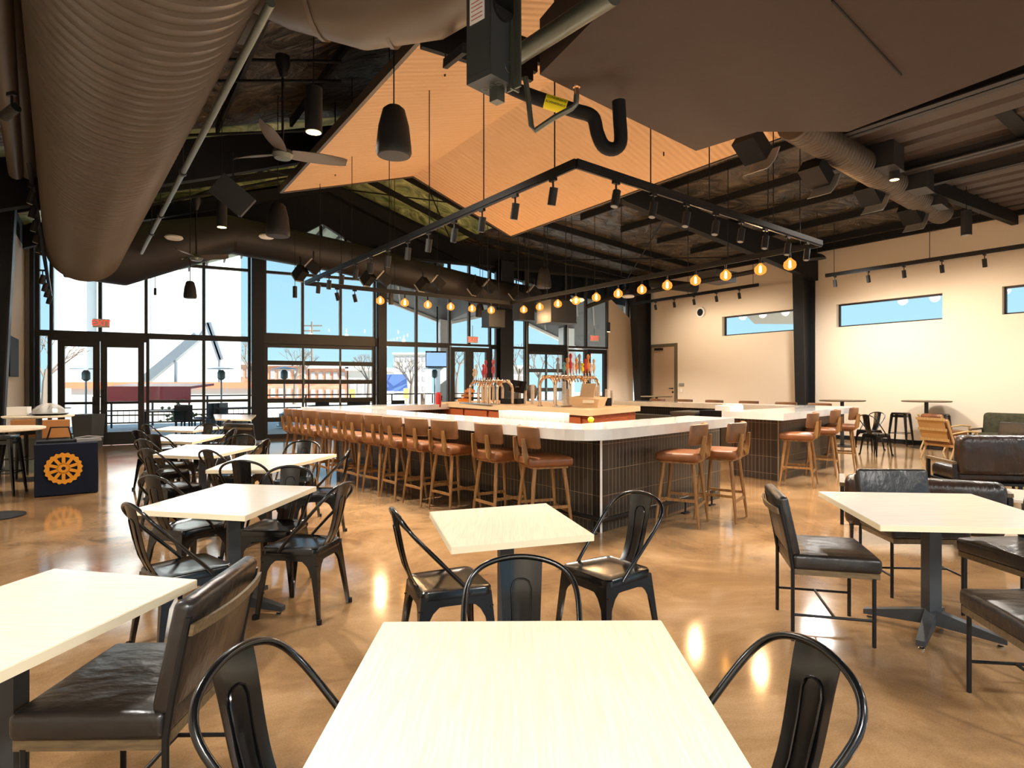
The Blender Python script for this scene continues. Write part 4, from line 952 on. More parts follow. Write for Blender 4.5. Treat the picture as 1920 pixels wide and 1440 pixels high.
for i in range(seg):
    a = 2 * PI * i / seg; ro = Rw * (1 + .035 * (1 if math.sin(NT * a) > 0 else -1) * min(1, abs(math.sin(NT * a)) * 2)); vs += [rr(ro, a), rr(Rw * .74, a)]
vs2 = [v + Vector((0, .004, 0)) for v in vs]; n2 = len(vs)
k.add(vs + vs2, [(2 * i, 2 * ((i + 1) % seg), 2 * ((i + 1) % seg) + 1, 2 * i + 1) for i in range(seg)] + [(2 * i + n2, 2 * i, 2 * ((i + 1) % seg), 2 * ((i + 1) % seg) + n2)[::-1] for i in range(seg)])
for i in range(10):
    a = 2 * PI * (i + .5) / 10; d_ = Vector((math.cos(a), 0, math.sin(a))); pp = Vector((-d_.z, 0, d_.x)) * .02
    k.slab([c + d_ * .055 - pp, c + d_ * Rw * .77 - pp, c + d_ * Rw * .77 + pp, c + d_ * .055 + pp], (0, .003, 0))
for i in range(24):
    a, b = 2 * PI * i / 24, 2 * PI * (i + 1) / 24; k.slab([rr(.024, a), rr(.075, a), rr(.075, b), rr(.024, b)], (0, .0035, 0))
k.build('wheel_emblem', 'gold', t)
P0 = t.location
k = MB(); q = P0 + nb * .35 - dv * .12; k.box((q.x, q.y, hz + .015), (.42, .3, .03), math.atan2(dv.y, dv.x)); solo('cash_register_pad', k, 'black', 'black flat device on the draped box', 'device')
k = MB(); q = P0 + nb * .45 - dv * .08; k.tube([q + UP * (hz + .03) - dv * .14, q + UP * (hz + .2) - dv * .1, q + UP * (hz + .2) + dv * .1, q + UP * (hz + .03) + dv * .14], .012, 6); solo('tablet_stand', k, 'black', 'black wire stand on the draped box', 'stand')
k = MB(); q = P0 + nb * .32 + dv * .24; k.box((q.x, q.y, hz + .02), (.3, .12, .04), .3 + math.atan2(dv.y, dv.x)); k.tube([q + UP * (hz + .05) - dv * .15, q + UP * (hz + .07), q + UP * (hz + .05) + dv * .18], .01, 6); solo('cable_bundle', k, 'grey', 'grey cable bundle on the right of the draped box', 'cables')
p = Vector((-7.42, 9.62, 1.0)); ztab = 1.0
k = MB(); k.box((p.x - .27, p.y - .05, ztab + .07), (.26, .2, .13), .4); solo('paper_stack', k, 'white', 'stack of white paper goods on the high round table', 'paper stack')
t = thing('wrapped_platter', 'black platter of food wrapped in crinkled clear film on the high round table', 'platter', (p.x + .12, p.y + .06, ztab))
k = MB(); k.lathe([(.18, 0), (.25, .02), (.26, .03), (.001, .025)], n=28); k.build('tray', 'black', t)
k = MB(); k.grid(lambda u, v: (.24 * v * math.cos(2 * PI * u), .24 * v * math.sin(2 * PI * u), .03 + (.13 + .03 * math.sin(7 * u * PI * 2)) * max(0, 1 - v * v) ** .6), 28, 8); k.build('film_wrap', 'glassw', t)
for i, (x, y0, y1, w_, lab) in enumerate(((47, 786, 811, .36, 'left brown cardboard box under the high round table'), (101, 786, 812, .36, 'right brown cardboard box with a dark label under the high round table'))):
    p0 = G(110, 850, 0); q = PD(x + 3, HY, 10.6 - .1 * i); k = MB(); k.box((q.x, q.y, .73), (.40, .34, .29), RZ + .05 * i); bx = tag(k.build('cardboard_box', 'card', None, (q.x, q.y, .585)), lab, 'box', 'cardboard boxes by the left wall')
k = MB(); q = PD(76, HY, 10.55); k.box((q.x, q.y, .29), (.9, .5, .585), RZ); solo('low_cabinet', k, mat('grey_green_cabinet', (92, 100, 90), .5), 'grey-green low cabinet carrying the cardboard boxes by the left wall', 'cabinet')
k = MB(); q = onF(166, 800, -.35); k.add([(q.x + i * (.2 + .04 * z), q.y + j * (.2 + .04 * z), z * .78) for z in (0, 1) for i, j in ((-1, -1), (1, -1), (1, 1), (-1, 1))], [(3, 2, 1, 0), (4, 5, 6, 7), (0, 1, 5, 4), (1, 2, 6, 5), (2, 3, 7, 6), (3, 0, 4, 7)]); solo('waste_bin', k, mat('grey_plastic_bin', (86, 92, 94), .5), 'grey waste bin in front of the left leaf of the glass doors', 'waste bin')
# TV on the left wall
k = MB(); aT = 13.0
k.add([], []); p0 = ab(14.9, BL + .06); t = thing('wall_television', 'black television seen edge-on, high on the left side wall', 'television', (p0.x, p0.y, 1.6), RZ)
k = MB(); k.box((.03, 0, .4), (.05, 1.3, .74)); k.build('screen_body', 'black', t); k = MB(); k.box((-.02, 0, .4), (.06, .3, .3)); k.build('wall_bracket', 'satin', t)

# ---- small things on the right wall ----
def onwall(x, y, dx=.03): v = onR(x, y); return v - E2 * dx
c = onwall(1316, 586); t = MB(); t.cyl(c + E2 * .03, c - E2 * .06, .17, n=24); o = solo('wall_clock', t, 'white', 'white round wall fixture with a black centre high above the bar', 'wall fixture')
t = MB(); t.cyl(c - E2 * .06, c - E2 * .075, .12, .11, n=20, mi=0); wp = MB(); wp.v = [v - o.location for v in t.v]; wp.f = t.f; wp.sm = t.sm; wp.mi = t.mi; wp.build('black_centre', 'black', o)
c = onwall(1278.5, 721); t = MB(); t.box(c, (.015, .22, .09), RZ); solo('wall_sign', t, 'grey', 'small grey plate on the wall right of the taupe door', 'wall plate')
c = onwall(1279, 732); t = MB(); t.box(c, (.015, .08, .12), RZ); solo('light_switch', t, 'white', 'white light switch below the small grey plate', 'light switch')

# ---- exit signs ----
def exit_sign(c, ux, lab, w=.34, h=.2):
    ux = Vector(ux).normalized(); n = ux.cross(UP)          # towards the viewer
    t = thing('exit_sign', lab, 'exit sign', c, 0, 'exit signs'); L0 = Vector(c)
    k = MB(); k.slab([ux * (-w / 2) , ux * (w / 2), ux * (w / 2) + UP * h, ux * (-w / 2) + UP * h], n * .03); k.build('sign_panel', 'white', t)
    k = text_mb('EXIT', h * .95, n * .033 + UP * h * .5, ux, UP, .002); k.build('sign_letters', 'signred', t)
    k = MB(); k.cyl(UP * h, UP * (h + .35), .008, n=6); k.build('hanging_stem', 'satin', t)
exit_sign(onF(190, 614, -.15), FD, 'red EXIT sign above the glass double doors at the far left')
exit_sign(onF(886, 643, -.15), FD, 'EXIT sign above the narrow double doors behind the bar')
exit_sign(onF(1114, 640, -.3), FD, 'EXIT sign hanging in front of the glazing at the far right end')

# ---- ceiling equipment ----
def duct(name, pts, r, m, label, cat='duct', rib=0, n=32, group=None, step=.14, amp=.02):
    pts = [Vector(p) for p in pts]; k = MB()
    if rib:
        out = []; rs = []; rr_ = r if isinstance(r, (list, tuple)) else [r] * len(pts)
        for (a, b, r0, r1) in zip(pts, pts[1:], rr_, rr_[1:]):
            m_ = max(1, int((b - a).length / step))
            for i in range(m_):
                for f_, q in ((0, 0), (.12, amp), (.24, 0)): out.append(a.lerp(b, (i + f_) / m_)); rs.append(r0 + (r1 - r0) * (i + f_) / m_ + q)
        out.append(pts[-1]); rs.append(rr_[-1]); k.tube(out, rs, n)
    else: k.tube(pts, r, n)
    return solo(name, k, m, label, cat, group)
dd = Vector((-.596, .803, 0)); eD = Vector((-8.3, 11.9, 4.08))
duct('spiral_duct', [eD - dd * 11.5, eD], .6, 'ductbrown', 'huge ribbed bronze-brown spiral duct running along the upper left', rib=1, n=48)
x0 = eD + dd * .75; duct('cross_duct', [eD + dd * .02 + Vector((-.4, .1, .1)), eD + dd * .5 + Vector((.5, .3, .05)), PD(430, 440, 14.8), PD(640, 482, 16.2), PD(900, 545, 18.0), PD(1060, 572, 19.4)], [.6, .62, .46, .43, .40, .38], 'ductdark', 'large dark round duct crossing in front of the far glazing', rib=0, n=32)
# plenum and branch above the camera on the left
k = MB(); k.slab([PD(130, -90, 3.6), PD(128, -5, 3.9), PD(255, 58, 4.2), PD(460, 85, 4.6), PD(498, 0, 4.6), PD(540, -120, 4.2)], (0, 0, .3)); solo('duct_plenum', k, 'ductbrown', 'flat brown duct plenum lying over the near end of the ribbed duct', 'duct')
k = MB(); k.tube([PD(480, -112, 4.4), PD(560, -80, 4.4), PD(680, -52, 4.35), PD(790, -68, 4.3), PD(880, -120, 4.2)], [.45, .47, .49, .48, .46], 32)
for x, y, in ((600, -71), (735, -56)): k.tube([PD(x - 4, y, 4.37), PD(x + 4, y + .5, 4.37)], .5, 32)
solo('branch_duct', k, 'ductbrown', 'thick smooth brown duct curving across the top of the view', 'duct')
duct('condensate_conduit', [PD(508, 5, 3.7), PD(265, 474, 10.8)], [.028, .03], 'galv', 'long slanting grey pole hanging beside the ribbed duct', 'pipe', n=10)
k = MB()
for u in (.42, .66, .8): 
    c = PD(508, 5, 3.7).lerp(PD(265, 474, 10.8), u); e_ = (PD(265, 474, 10.8) - PD(508, 5, 3.7)).normalized(); k.cyl(c - e_ * .03, c + e_ * .03, .042, n=10); k.cyl(c, c + UP * 1.6, .006, n=6)
solo('pipe_hanger', k, 'satin', 'pipe hanger clips with thin rods on the slanting grey pole', 'hanger')
# vertical red-brown pipes at the far left
for i, (x, d) in enumerate(((14, 6.6), (38, 6.8), (62, 7.0))):
    a, b = PD(x - 25, -60, d - 2.6), PD(x + 16, 325, d + 2.2); duct('ceiling_pipe', [a, b], .09, 'ductbrown', 'reddish-brown ceiling pipe at the upper left edge, %s' % ('leftmost of three', 'middle of three', 'rightmost of three, next to the ribbed duct')[i], 'pipe', n=12, group='ceiling pipes at the upper left')
# spiral duct on the right with boxy diffusers
a, b = PD(1500, 238, 8.2), PD(1765, 400, 12.4); duct('spiral_duct', [a - (b - a).normalized() * .2, b], .21, 'ductbrown', 'slim ribbed duct running under the dark roof on the right', rib=1, n=24, step=.1, amp=.014)
def baffle(x, y, d, s, lab, rz=0.5, group='louvred boxes under the roof'):
    c = PD(x, y, d); t = thing('supply_diffuser', lab, 'air diffuser', c, rz, group); w_ = s
    Rm = Matrix.Rotation(R_(38), 3, 'Y')
    k = MB(); k.box((0, 0, 0), (w_, w_ * .9, w_ * .62), R=Rm); k.build('box_body', 'black', t)
    k = MB(); k.grid(lambda u, v: Rm @ Vector((w_ * (.5 + .18) - .0 + .03 * math.sin(PI * u), (v - .5) * w_ * 1.0, (u - .5) * w_ * 1.2)), 6, 2, (.02, 0, 0)); k.build('curved_panel', 'grey', t)
    k = MB(); k.cyl((0, 0, 0), (0, 0, w_ * 1.5), .012, n=6); k.build('hanger_rod', 'satin', t); return t
for i, (x, y, d, s) in enumerate(((1410, 275, 7.6, .34), (1530, 325, 9.0, .36), (1630, 362, 10.4, .36), (1708, 400, 11.6, .36))):
    baffle(x, y, d, s, 'dark box with a curved grey panel beside the slim ribbed duct, %s from the left' % ORD[i], RZ)
for i, (x, y, d) in enumerate(((1655, 298, 9.6), (1715, 340, 10.6), (1745, 372, 11.6))):
    c = PD(x, y, d); k = MB(); k.box(c, (.5, .45, .36), RZ + .15); k.box(c - UP * .19, (.52, .47, .02), RZ + .15); solo('supply_diffuser', k, 'ductdark', 'dark square boot at the edge of the ribbed deck, %s from the left' % ORD[i], 'air diffuser', 'square boots at the deck edge')
# electrical box and its strut rail
c = PD(898, 155, 3.9); R0 = .9
t = thing('electrical_switch_box', 'grey electrical switch box with a white label hanging at the top centre', 'electrical box', PD(921, 138, 3.8), R_(-42))
k = MB(); k.box((-.11, .12, .33), (.22, .24, .66)); bx = k.build('enclosure', 'base', t)
k = MB(); k.box((-.11, -.002, .34), (.2, .008, .6)); k.build('cover', 'base', t)
k = MB(); k.box((-.115, -.009, .46), (.13, .003, .2)); lb = k.build('label', 'paper', t)
k = text_mb('EATON', .034, (-.115, -.0125, .53), (1, 0, 0), UP, .0006); k.build('label_print', 'blueink', lb)
k = MB(); [k.box((-.115, -.0125, z), (.1, .001, .006)) for z in (.49, .465, .44, .41, .385)]; k.build('label_lines', 'redink', lb)
k = MB(); k.cyl((.001, .1, .45), (.02, .1, .45), .085, n=20); k.box((.011, .1, .52), (.018, .17, .16)); k.build('switch_lever', 'frame', t)
k = MB()
for p_ in ((.003, .16, .1),): k.tube([Vector(p_) + Vector((0, .035 * math.cos(a), .035 * math.sin(a))) for a in [i * PI / 8 for i in range(16)]], .002, 6, closed=True)
for q in range(3): k.tube([Vector((-.05 - .06 * q, .12, -.001)) + Vector((.022 * math.cos(a), .022 * math.sin(a), 0)) for a in [i * PI / 8 for i in range(16)]], .002, 6, closed=True)
k.build('knockout_ring', 'galv', t)
t = MB(); c = PD(965, 170, 3.95); t.box((c.x, c.y, c.z + 1.0), (.012, .08, 2.0), R_(-42)); t.box((c.x - .03, c.y + .01, c.z + 1.0), (.05, .012, 2.0), R_(-42)); t.box((c.x + .02, c.y - .04, c.z + 1.0), (.05, .012, 2.0), R_(-42)); solo('strut_channel', t, 'galv', 'long galvanised strut channel just right of the electrical box', 'strut')
t = MB(); c = PD(932, 192, 4.0); t.box((c.x, c.y, c.z + .2), (.07, .07, .4), R_(-42)); solo('strut_channel', t, 'galv', 'short galvanised strut stub below the electrical box', 'strut')
duct('round_conduit', [PD(1150, -12, 3.9), PD(985, 95, 4.7), PD(960, 112, 4.8)], .07, 'galv', 'thick grey pipe running along the edge of the soffit', 'pipe', n=20)
# condensate pipe with trap and yellow label
D_ = 5.2
pts = [(940, 155), (985, 176), (1040, 195), (1080, 208), (1102, 214), (1114, 224), (1120, 250), (1130, 272), (1145, 280), (1158, 276), (1164, 262), (1162, 225), (1160, 190)]
tp = thing('condensate_pipe', 'thick black insulated pipe with a U-shaped trap and a yellow label', 'pipe', PD(1110, 290, D_))
k = MB(); k.tube(smooth([PD(x, y, D_) for (x, y) in pts]), .058, 16); wpart('insulated_pipe', k, 'black', tp)
a, b = PD(1022, 189.5, D_), PD(1062, 202, D_); k = MB(); k.tube([a, b], .0605, 20); lb = wpart('yellow_label', k, 'yellow', tp)
ux = (b - a).normalized(); nn = Vector((0, -1, 0)); uy = nn.cross(ux); mid = (a + b) / 2
k = text_mb('CONDENSATE', .026, mid + nn * .062 + uy * .018, ux, uy, .0008); kk_ = MB(); kk_.v = [v - tp.location for v in k.v]; kk_.f = k.f; kk_.sm = k.sm; kk_.mi = k.mi; kk_.build('label_text', 'black', tp)
k = text_mb('CONDENSATE', .026, mid + nn * .062 - uy * .02, -ux, -uy, .0008); kk_ = MB(); kk_.v = [v - tp.location for v in k.v]; kk_.f = k.f; kk_.sm = k.sm; kk_.mi = k.mi; kk_.build('label_text', 'black', tp)
t = thing('copper_drain_pipe', 'thin brown pipe bent below the soffit with a brass valve tip', 'pipe', PD(1000, 250, 4.9))
k = MB(); k.tube([PD(985, 145, 4.9), PD(990, 180, 4.9), PD(996, 235, 4.9), PD(1003, 245, 4.9), PD(1040, 220, 4.85), PD(1072, 203, 4.8), PD(1080, 195, 4.8), PD(1081, 178, 4.8)], .022, 10); wpart('pipe', k, 'galv', t)
k = MB(); k.cyl(PD(1081, 178, 4.8), PD(1081, 163, 4.8), .022, .018, 10); k.cyl(PD(1081, 164, 4.8), PD(1081, 161, 4.8), .03, n=10); wpart('brass_valve', k, 'brass', t)
k = MB()
for q in range(4): a = PD(790 + q * 14, 78 - q * 16, 4.9 + q * .12); k.bar(a, a + Vector((.9, .55, 0)), .05, .1)
a = PD(835, 120, 4.9); b = PD(872, 90, 4.5); k.bar(a, b, .04, .07); k.cyl(a, a + UP * 1.2, .006, n=6)
solo('strut_rack', k, 'black', 'black rack of strut rails left of the electrical box', 'strut rack')

# ---- pendants, speakers, fans ----
def pend_speaker(x, y0, y1, d, lab, group='black pendant speakers'):
    h = (y1 - y0) * d / F; c = PD(x, y1, d); t = thing('pendant_speaker', lab, 'speaker', c, 0, group); r = h * .36
    k = MB(); k.lathe([(r * .92, 0), (r, .03), (r * .98, h * .2), (r * .86, h * .6), (r * .62, h * .93), (r * .4, h), (.01, h)], n=28); k.build('shell', 'spk', t)
    k = MB(); k.lathe([(r * .86, -.004), (r * .86, .004), (.001, .006)], n=24); k.build('grille', 'ductdark', t)
    k = MB(); k.cyl((0, 0, h), (0, 0, max(h + .3, roofz((c.x * E2.x + c.y * E2.y)) - c.z)), .008, n=6); k.build('suspension_cable', 'black', t)
pend_speaker(738.5, 200, 292, 6.6, 'black cone-shaped pendant speaker in front of the tan canopy')
pend_speaker(521, 382, 443, 10.5, 'black pendant speaker hanging before the far gable')
pend_speaker(356.5, 527, 559, 13.0, 'small pale-lit pendant speaker in front of the silos')
pend_speaker(900, 570, 594, 17.0, 'small dark pendant speaker in front of the far doors')
pend_speaker(1020, 502, 540, 15.5, 'dark pendant speaker above the row of glowing bulbs')
def cyl_light(x, y0, y1, d, lab, lit=False, group='black cylinder pendants'):
    h = (y1 - y0) * d / F; c = PD(x, y1, d); t = thing('cylinder_pendant', lab, 'pendant light', c, 0, group); r = h * .19
    k = MB(); k.lathe([(r, 0), (r, h), (.02, h + .01)], n=20); k.build('cylinder_shade', 'spk', t)
    k = MB(); k.lathe([(r * .85, -.003), (.001, -.002)], n=16); k.build('lens', 'lampw' if lit else 'grey', t)
    k = MB(); k.cyl((0, 0, h), (0, 0, max(h + .3, roofz((c.x * E2.x + c.y * E2.y)) - c.z)), .007, n=6); k.build('suspension_rod', 'black', t)
    if lit: lamp('pendant_lamp', 'SPOT', (0, 0, -.02), 620, (1, .9, .78), t, .09, None, R_(150))
cyl_light(588, 165, 248, 7.2, 'lit black cylinder pendant left of the tan canopy', True)
cyl_light(416, 378, 426, 10.5, 'lit black cylinder pendant under the tilted loudspeaker', True)
cyl_light(553, 537, 558, 14.2, 'slim dark cylinder pendant against the blue sky of the far window')
cyl_light(291, 541, 553, 13.5, 'tiny cylinder pendant just below the big cross duct')
cyl_light(1677, 290, 337, 9.6, 'lit black cylinder pendant beside the slim ribbed duct', True)
cyl_light(1812, 395, 441, 11.5, 'black cylinder pendant in front of the cream wall below the deck')
cyl_light(1141, 605, 622, 19.0, 'small dark cylinder pendant in front of the white wall by the far right column', True)  # pendant itself is dark; lit lens and lamp added to brighten the wall
cyl_light(733, 548, 571, 15.0, 'slim cylinder pendant behind the first glowing bulb')
c = PD(437, 367, 8.6); t = thing('loudspeaker', 'black boxy loudspeaker tilted on a bracket left of the fan', 'speaker', c, R_(30))
Rm = Matrix.Rotation(R_(38), 3, 'Y') @ Matrix.Rotation(R_(15), 3, 'X'); k = MB(); k.box((0, 0, 0), (.5, .34, .32), R=Rm); k.build('cabinet', 'spk', t); k = MB(); k.box(Rm @ Vector((0, -.05, -.165)), (.46, .3, .012), R=Rm); k.build('grille', 'ductdark', t); k = MB(); k.bar((0, 0, .1), (0, 0, .6), .05, .02); k.build('bracket', 'satin', t)
def fan(x, y, d, R, lab, a0=0):
    c = PD(x, y, d); t = thing('ceiling_fan', lab, 'ceiling fan', c, 0, 'three-blade ceiling fans')
    k = MB(); k.lathe([(.02, -.06), (.1, -.05), (.13, 0), (.11, .05), (.03, .08)], n=24); k.build('motor_hub', 'galv', t)
    k = MB(); k.cyl((0, 0, .06), (0, 0, 1.2), .016, n=10); k.lathe([(.03, .98), (.09, 1.15), (.09, 1.25)], n=16); k.build('down_rod', 'satin', t)
    for i in range(3):
        a = R_(a0 + 120 * i); dx = Vector((math.cos(a), math.sin(a), 0)); dy = Vector((-dx.y, dx.x, 0)); k = MB()
        k.grid(lambda u, v: dx * (.1 + (R - .1) * u) + dy * ((v - .5) * (.10 + .12 * math.sin(PI * min(1, u * .9 + .12)) ** .8) * (1 if u < .97 else .6)) + UP * (.02 - (v - .5) * .06 + .05 * u), 10, 4, (0, 0, .008)); k.build('blade', 'ductbrown', t)
fan(530, 290, 7.8, .84, 'three-blade ceiling fan on a rod left of the tan canopy', 36)
fan(368, 484, 12.5, .6, 'pale-lit ceiling fan half hidden by the big dark duct', 20)
def louver(x, y, d, lab, w=.34):
    c = PD(x, y, d); k = MB(); k.lathe([(w * .4, -.03), (w * .5, 0), (w * .45, .03), (.02, .05)], c, 18); return solo('access_point', k, 'white', lab, 'ceiling device', 'pale round ceiling devices')
louver(326, 446, 12.2, 'white flat ceiling device on the big dark duct'); louver(1178, 556, 16.5, 'white flat ceiling device above the right black column'); louver(1082, 563, 14, 'white flat ceiling device among the glowing bulbs'); louver(500, 444, 13.5, 'white flat ceiling device in front of the gable window')

# ---- lighting tracks ----
def track(pts, label, group, rods, closed=False, w=.05, h=.07):
    c = sum(pts, Vector()) / len(pts); t = thing('lighting_track', label, 'lighting track', c, 0, group)
    k = MB(); seq = list(zip(pts, pts[1:] + pts[:1])) if closed else list(zip(pts, pts[1:]))
    for a, b in seq: k.bar(a, b, w, h); k.bar(a - UP * .045, b - UP * .045, w * .5, .02)
    wpart('track_rail', k, 'satin', t)
    for p_ in rods:
        b = p_.x * E2.x + p_.y * E2.y; a_ = p_.x * E1.x + p_.y * E1.y
        r = MB(); r.cyl(p_, Vector((p_.x, p_.y, roofz(min(max(b, BL), RB)))), .007, n=6); wpart('suspension_rod', r, 'black', t)
    return t
def onseg(a, b, x):                                          # point of segment a-b seen at image column x
    u = (x - 960) / F; k = (u * a.y - a.x) / ((b.x - a.x) - u * (b.y - a.y)); return a + (b - a) * k
ZK = 3.6
def K(x, y): return pz(x, y, ZK)
tA, tB, tC, tD = K(1080, 305), K(573, 530), K(1540, 456), K(957, 567.5)
rods = [onseg(tA, tB, x) for x in (1040, 907, 805, 730, 660, 600)] + [onseg(tA, tC, x) for x in (1220, 1330, 1450)] + [onseg(tB, tD, x) for x in (640, 740, 820, 905)] + [onseg(tD, tC, x) for x in (985, 1022, 1072, 1115, 1165, 1220, 1290, 1365, 1440, 1500)]
track([tA, tB, tD, tC], 'big black rectangular lighting track hanging on thin rods above the bar', 'lighting tracks', rods, True)
HOT = []
def make_spot(label, loc, rz, tilt, group, lit=False):
    t = thing('track_spotlight', label, 'spotlight', loc, rz, group)
    k = MB(); k.box((0, 0, -.02), (.09, .035, .03)); k.cyl((0, 0, -.03), (0, 0, -.1), .01, n=8); k.build('track_adapter', 'satin', t)
    Rm = Matrix.Rotation(tilt, 3, 'Y'); k = MB(); k.tube([Rm @ Vector((0, 0, .06)) + Vector((0, 0, -.16)), Rm @ Vector((0, 0, -.11)) + Vector((0, 0, -.16))], .042, 14); k.build('lamp_head', 'spk', t)
    k = MB(); k.tube([Rm @ Vector((0, 0, -.111)) + Vector((0, 0, -.16)), Rm @ Vector((0, 0, -.114)) + Vector((0, 0, -.16))], .034, 12); k.build('lens', 'lampw' if lit else 'grey', t)
    return t
GS = 'black track spotlights'
sp = None
for nm, (a, b), xs in (('left rail of the big track', (tA, tB), (1037, 966, 904, 852, 804, 765, 728, 696, 667, 641, 617, 597)), ('right rail of the big track', (tA, tC), (1155, 1225, 1287, 1342, 1390, 1435, 1477, 1513))):
    for i, x in enumerate(xs):
        p = onseg(a, b, x) - UP * .05; lab = 'black spotlight on the %s, %s from its near corner' % (nm, ORD[i])
        rz = math.atan2((b - a).y, (b - a).x) + PI / 2 * 0
        if sp is None: sp = make_spot(lab, p, rz, R_(-14), GS)
        else: dup(sp, p, rz if nm[0] == 'l' else rz + PI, lab)
        if nm[0] == 'l' and i % 2 == 0 or nm[0] == 'r' and i % 2 == 1: HOT.append((p, None))
for i, x in enumerate((632, 665)): dup(sp, onseg(tB, tD, x) - UP * .05, .5, 'pale spotlight on the far rail of the big track, %s from its left corner' % ORD[i])
# glowing globe bulbs on the two far rails
def make_bulb(label, loc, group):
    t = thing('globe_bulb', label, 'light bulb', loc, 0, group)
    k = MB(); k.cyl((0, 0, 0), (0, 0, -.09), .02, n=10); k.build('socket', 'satin', t)
    k = MB(); k.lathe([(.018, -.085), (.04, -.11), (.086, -.15), (.097, -.2), (.084, -.245), (.035, -.275), (.001, -.282)], n=18); k.build('glass_globe', AMB, t)
    k = MB(); k.lathe([(.005, -.12), (.02, -.15), (.022, -.23), (.003, -.25)], n=8); k.build('filament', FIL, t)
    return t
AMB = bpy.data.materials.new('amber_bulb_glass'); AMB.use_nodes = True; nt = AMB.node_tree; nt.nodes.clear()
o_ = nt.nodes.new('ShaderNodeOutputMaterial'); tr = nt.nodes.new('ShaderNodeBsdfTransparent'); tr.inputs[0].default_value = (1, .62, .25, 1); em = nt.nodes.new('ShaderNodeEmission'); em.inputs[0].default_value = (1, .38, .06, 1); em.inputs[1].default_value = 1.1
ad = nt.nodes.new('ShaderNodeMixShader'); ad.inputs[0].default_value = .45; nt.links.new(tr.outputs[0], ad.inputs[1]); nt.links.new(em.outputs[0], ad.inputs[2]); nt.links.new(ad.outputs[0], o_.inputs[0])
FIL = mat('glowing_filament', (255, 220, 160), .3, emit=40, ecol=(255, 214, 140))
GB = 'glowing globe bulbs over the bar'; bl = None
for nm, (a, b), xs in (('far left rail', (tB, tD), (713, 759, 802, 845, 885, 921)), ('far right rail', (tD, tC), (982, 1012, 1046, 1080, 1118, 1159, 1203.5, 1251, 1304, 1360.7, 1425.7, 1481))):
    for i, x in enumerate(xs):
        p = onseg(a, b, x) - UP * .05; lab = 'glowing amber globe bulb on the %s above the bar, %s from left' % (nm, ORD[i])
        if bl is None: bl = make_bulb(lab, p, GB)
        else: dup(bl, p, 0, lab)
        if i % 2 == 0: lamp('bulb_glow', 'POINT', p - UP * .36, 34, (1, .62, .3), None, .06)
def zfix(x, y, off, z): return None
# wall-washing track along the right wall and its neighbour
def inplane(x, y, bq): u = (x - 960) / F; d = bq / (u * E2.x + E2.y); return PD(x, y, d)
wb = 14.9
a, b = inplane(1548, 516, wb), inplane(1930, 459, wb); b.z = a.z = (a.z + b.z) / 2
track([a, b], 'black lighting track along the right half of the cream wall', 'lighting tracks', [onseg(a, b, x) for x in (1564, 1743)])
for i, x in enumerate((1565.6, 1628, 1695, 1766, 1846)):
    p = onseg(a, b, x) - UP * .05; dup(sp, p, RZ, 'black spotlight on the cream-wall track right of the black column, %s from the left' % ORD[i]); HOT.append((p, 'w'))
a2, b2 = inplane(1186, 568, wb), inplane(1422, 535, wb); a2.z = b2.z = (a2.z + b2.z) / 2
track([a2, b2], 'black lighting track above the taupe door on the cream wall', 'lighting tracks', [onseg(a2, b2, x) for x in (1412, 1290)])
for i, x in enumerate((1229, 1264, 1301, 1343, 1386)):
    p = onseg(a2, b2, x) - UP * .05; dup(sp, p, RZ, 'black spotlight on the cream-wall track above the door, %s from the left' % ORD[i]); HOT.append((p, 'w'))
# track beside the big ribbed duct on the left
a, b = PD(58, 330, 8.6), PD(96, 560, 12.6); track([PD(50, 280, 8.0), b], 'black lighting track between the ribbed duct and the left wall', 'lighting tracks', [])
for i, (x, y, d) in enumerate(((60, 347, 8.7), (62, 375, 9.2), (66, 402, 9.6), (70, 425, 10.1), (74, 445, 10.6), (80, 505, 11.2), (85, 520, 11.6), (89, 532, 12.0), (93, 545, 12.3))):
    dup(sp, PD(x, y, d), R_(200), 'black spotlight beside the big ribbed duct, %s from the top' % ORD[i])
make_spot('lit spotlight pointing left at the upper left edge of the view', PD(22, 172, 5.2), R_(160), R_(-70), GS, True)
# pairs of tilted floodlights below the cross duct
def flood(x, y, d, s, lab, flip):
    t = thing('tilted_floodlight', lab, 'floodlight', PD(x, y, d), R_(20 if flip else -30), 'tilted floodlights under the cross duct')
    Rm = Matrix.Rotation(R_(40 if flip else -40), 3, 'Y')
    k = MB(); k.box((0, 0, 0), (s, s * .7, s * .8), R=Rm); k.build('housing', 'black', t)
    k = MB(); k.box(Rm @ Vector((-s * .52, 0, 0)), (.03, s * .75, s * .85), R=Rm); k.build('side_panel', 'grey', t)
    k = MB(); k.cyl((0, 0, 0), (0, 0, s * 1.3), .02, n=8); k.build('hanger_rod', 'satin', t)
for i, (x, y, d) in enumerate(((563, 512, 14.5), (588, 502, 14.5), (690, 522, 15.2), (722, 524, 15.2), (793, 533, 16), (822, 531, 16), (891, 541, 17), (918, 538, 17), (968, 550, 17.6), (1002, 548, 17.6))):
    flood(x, y, d, .3, 'dark tilted floodlight with a grey side plate under the cross duct, %s from the left' % ORD[i], i % 2)
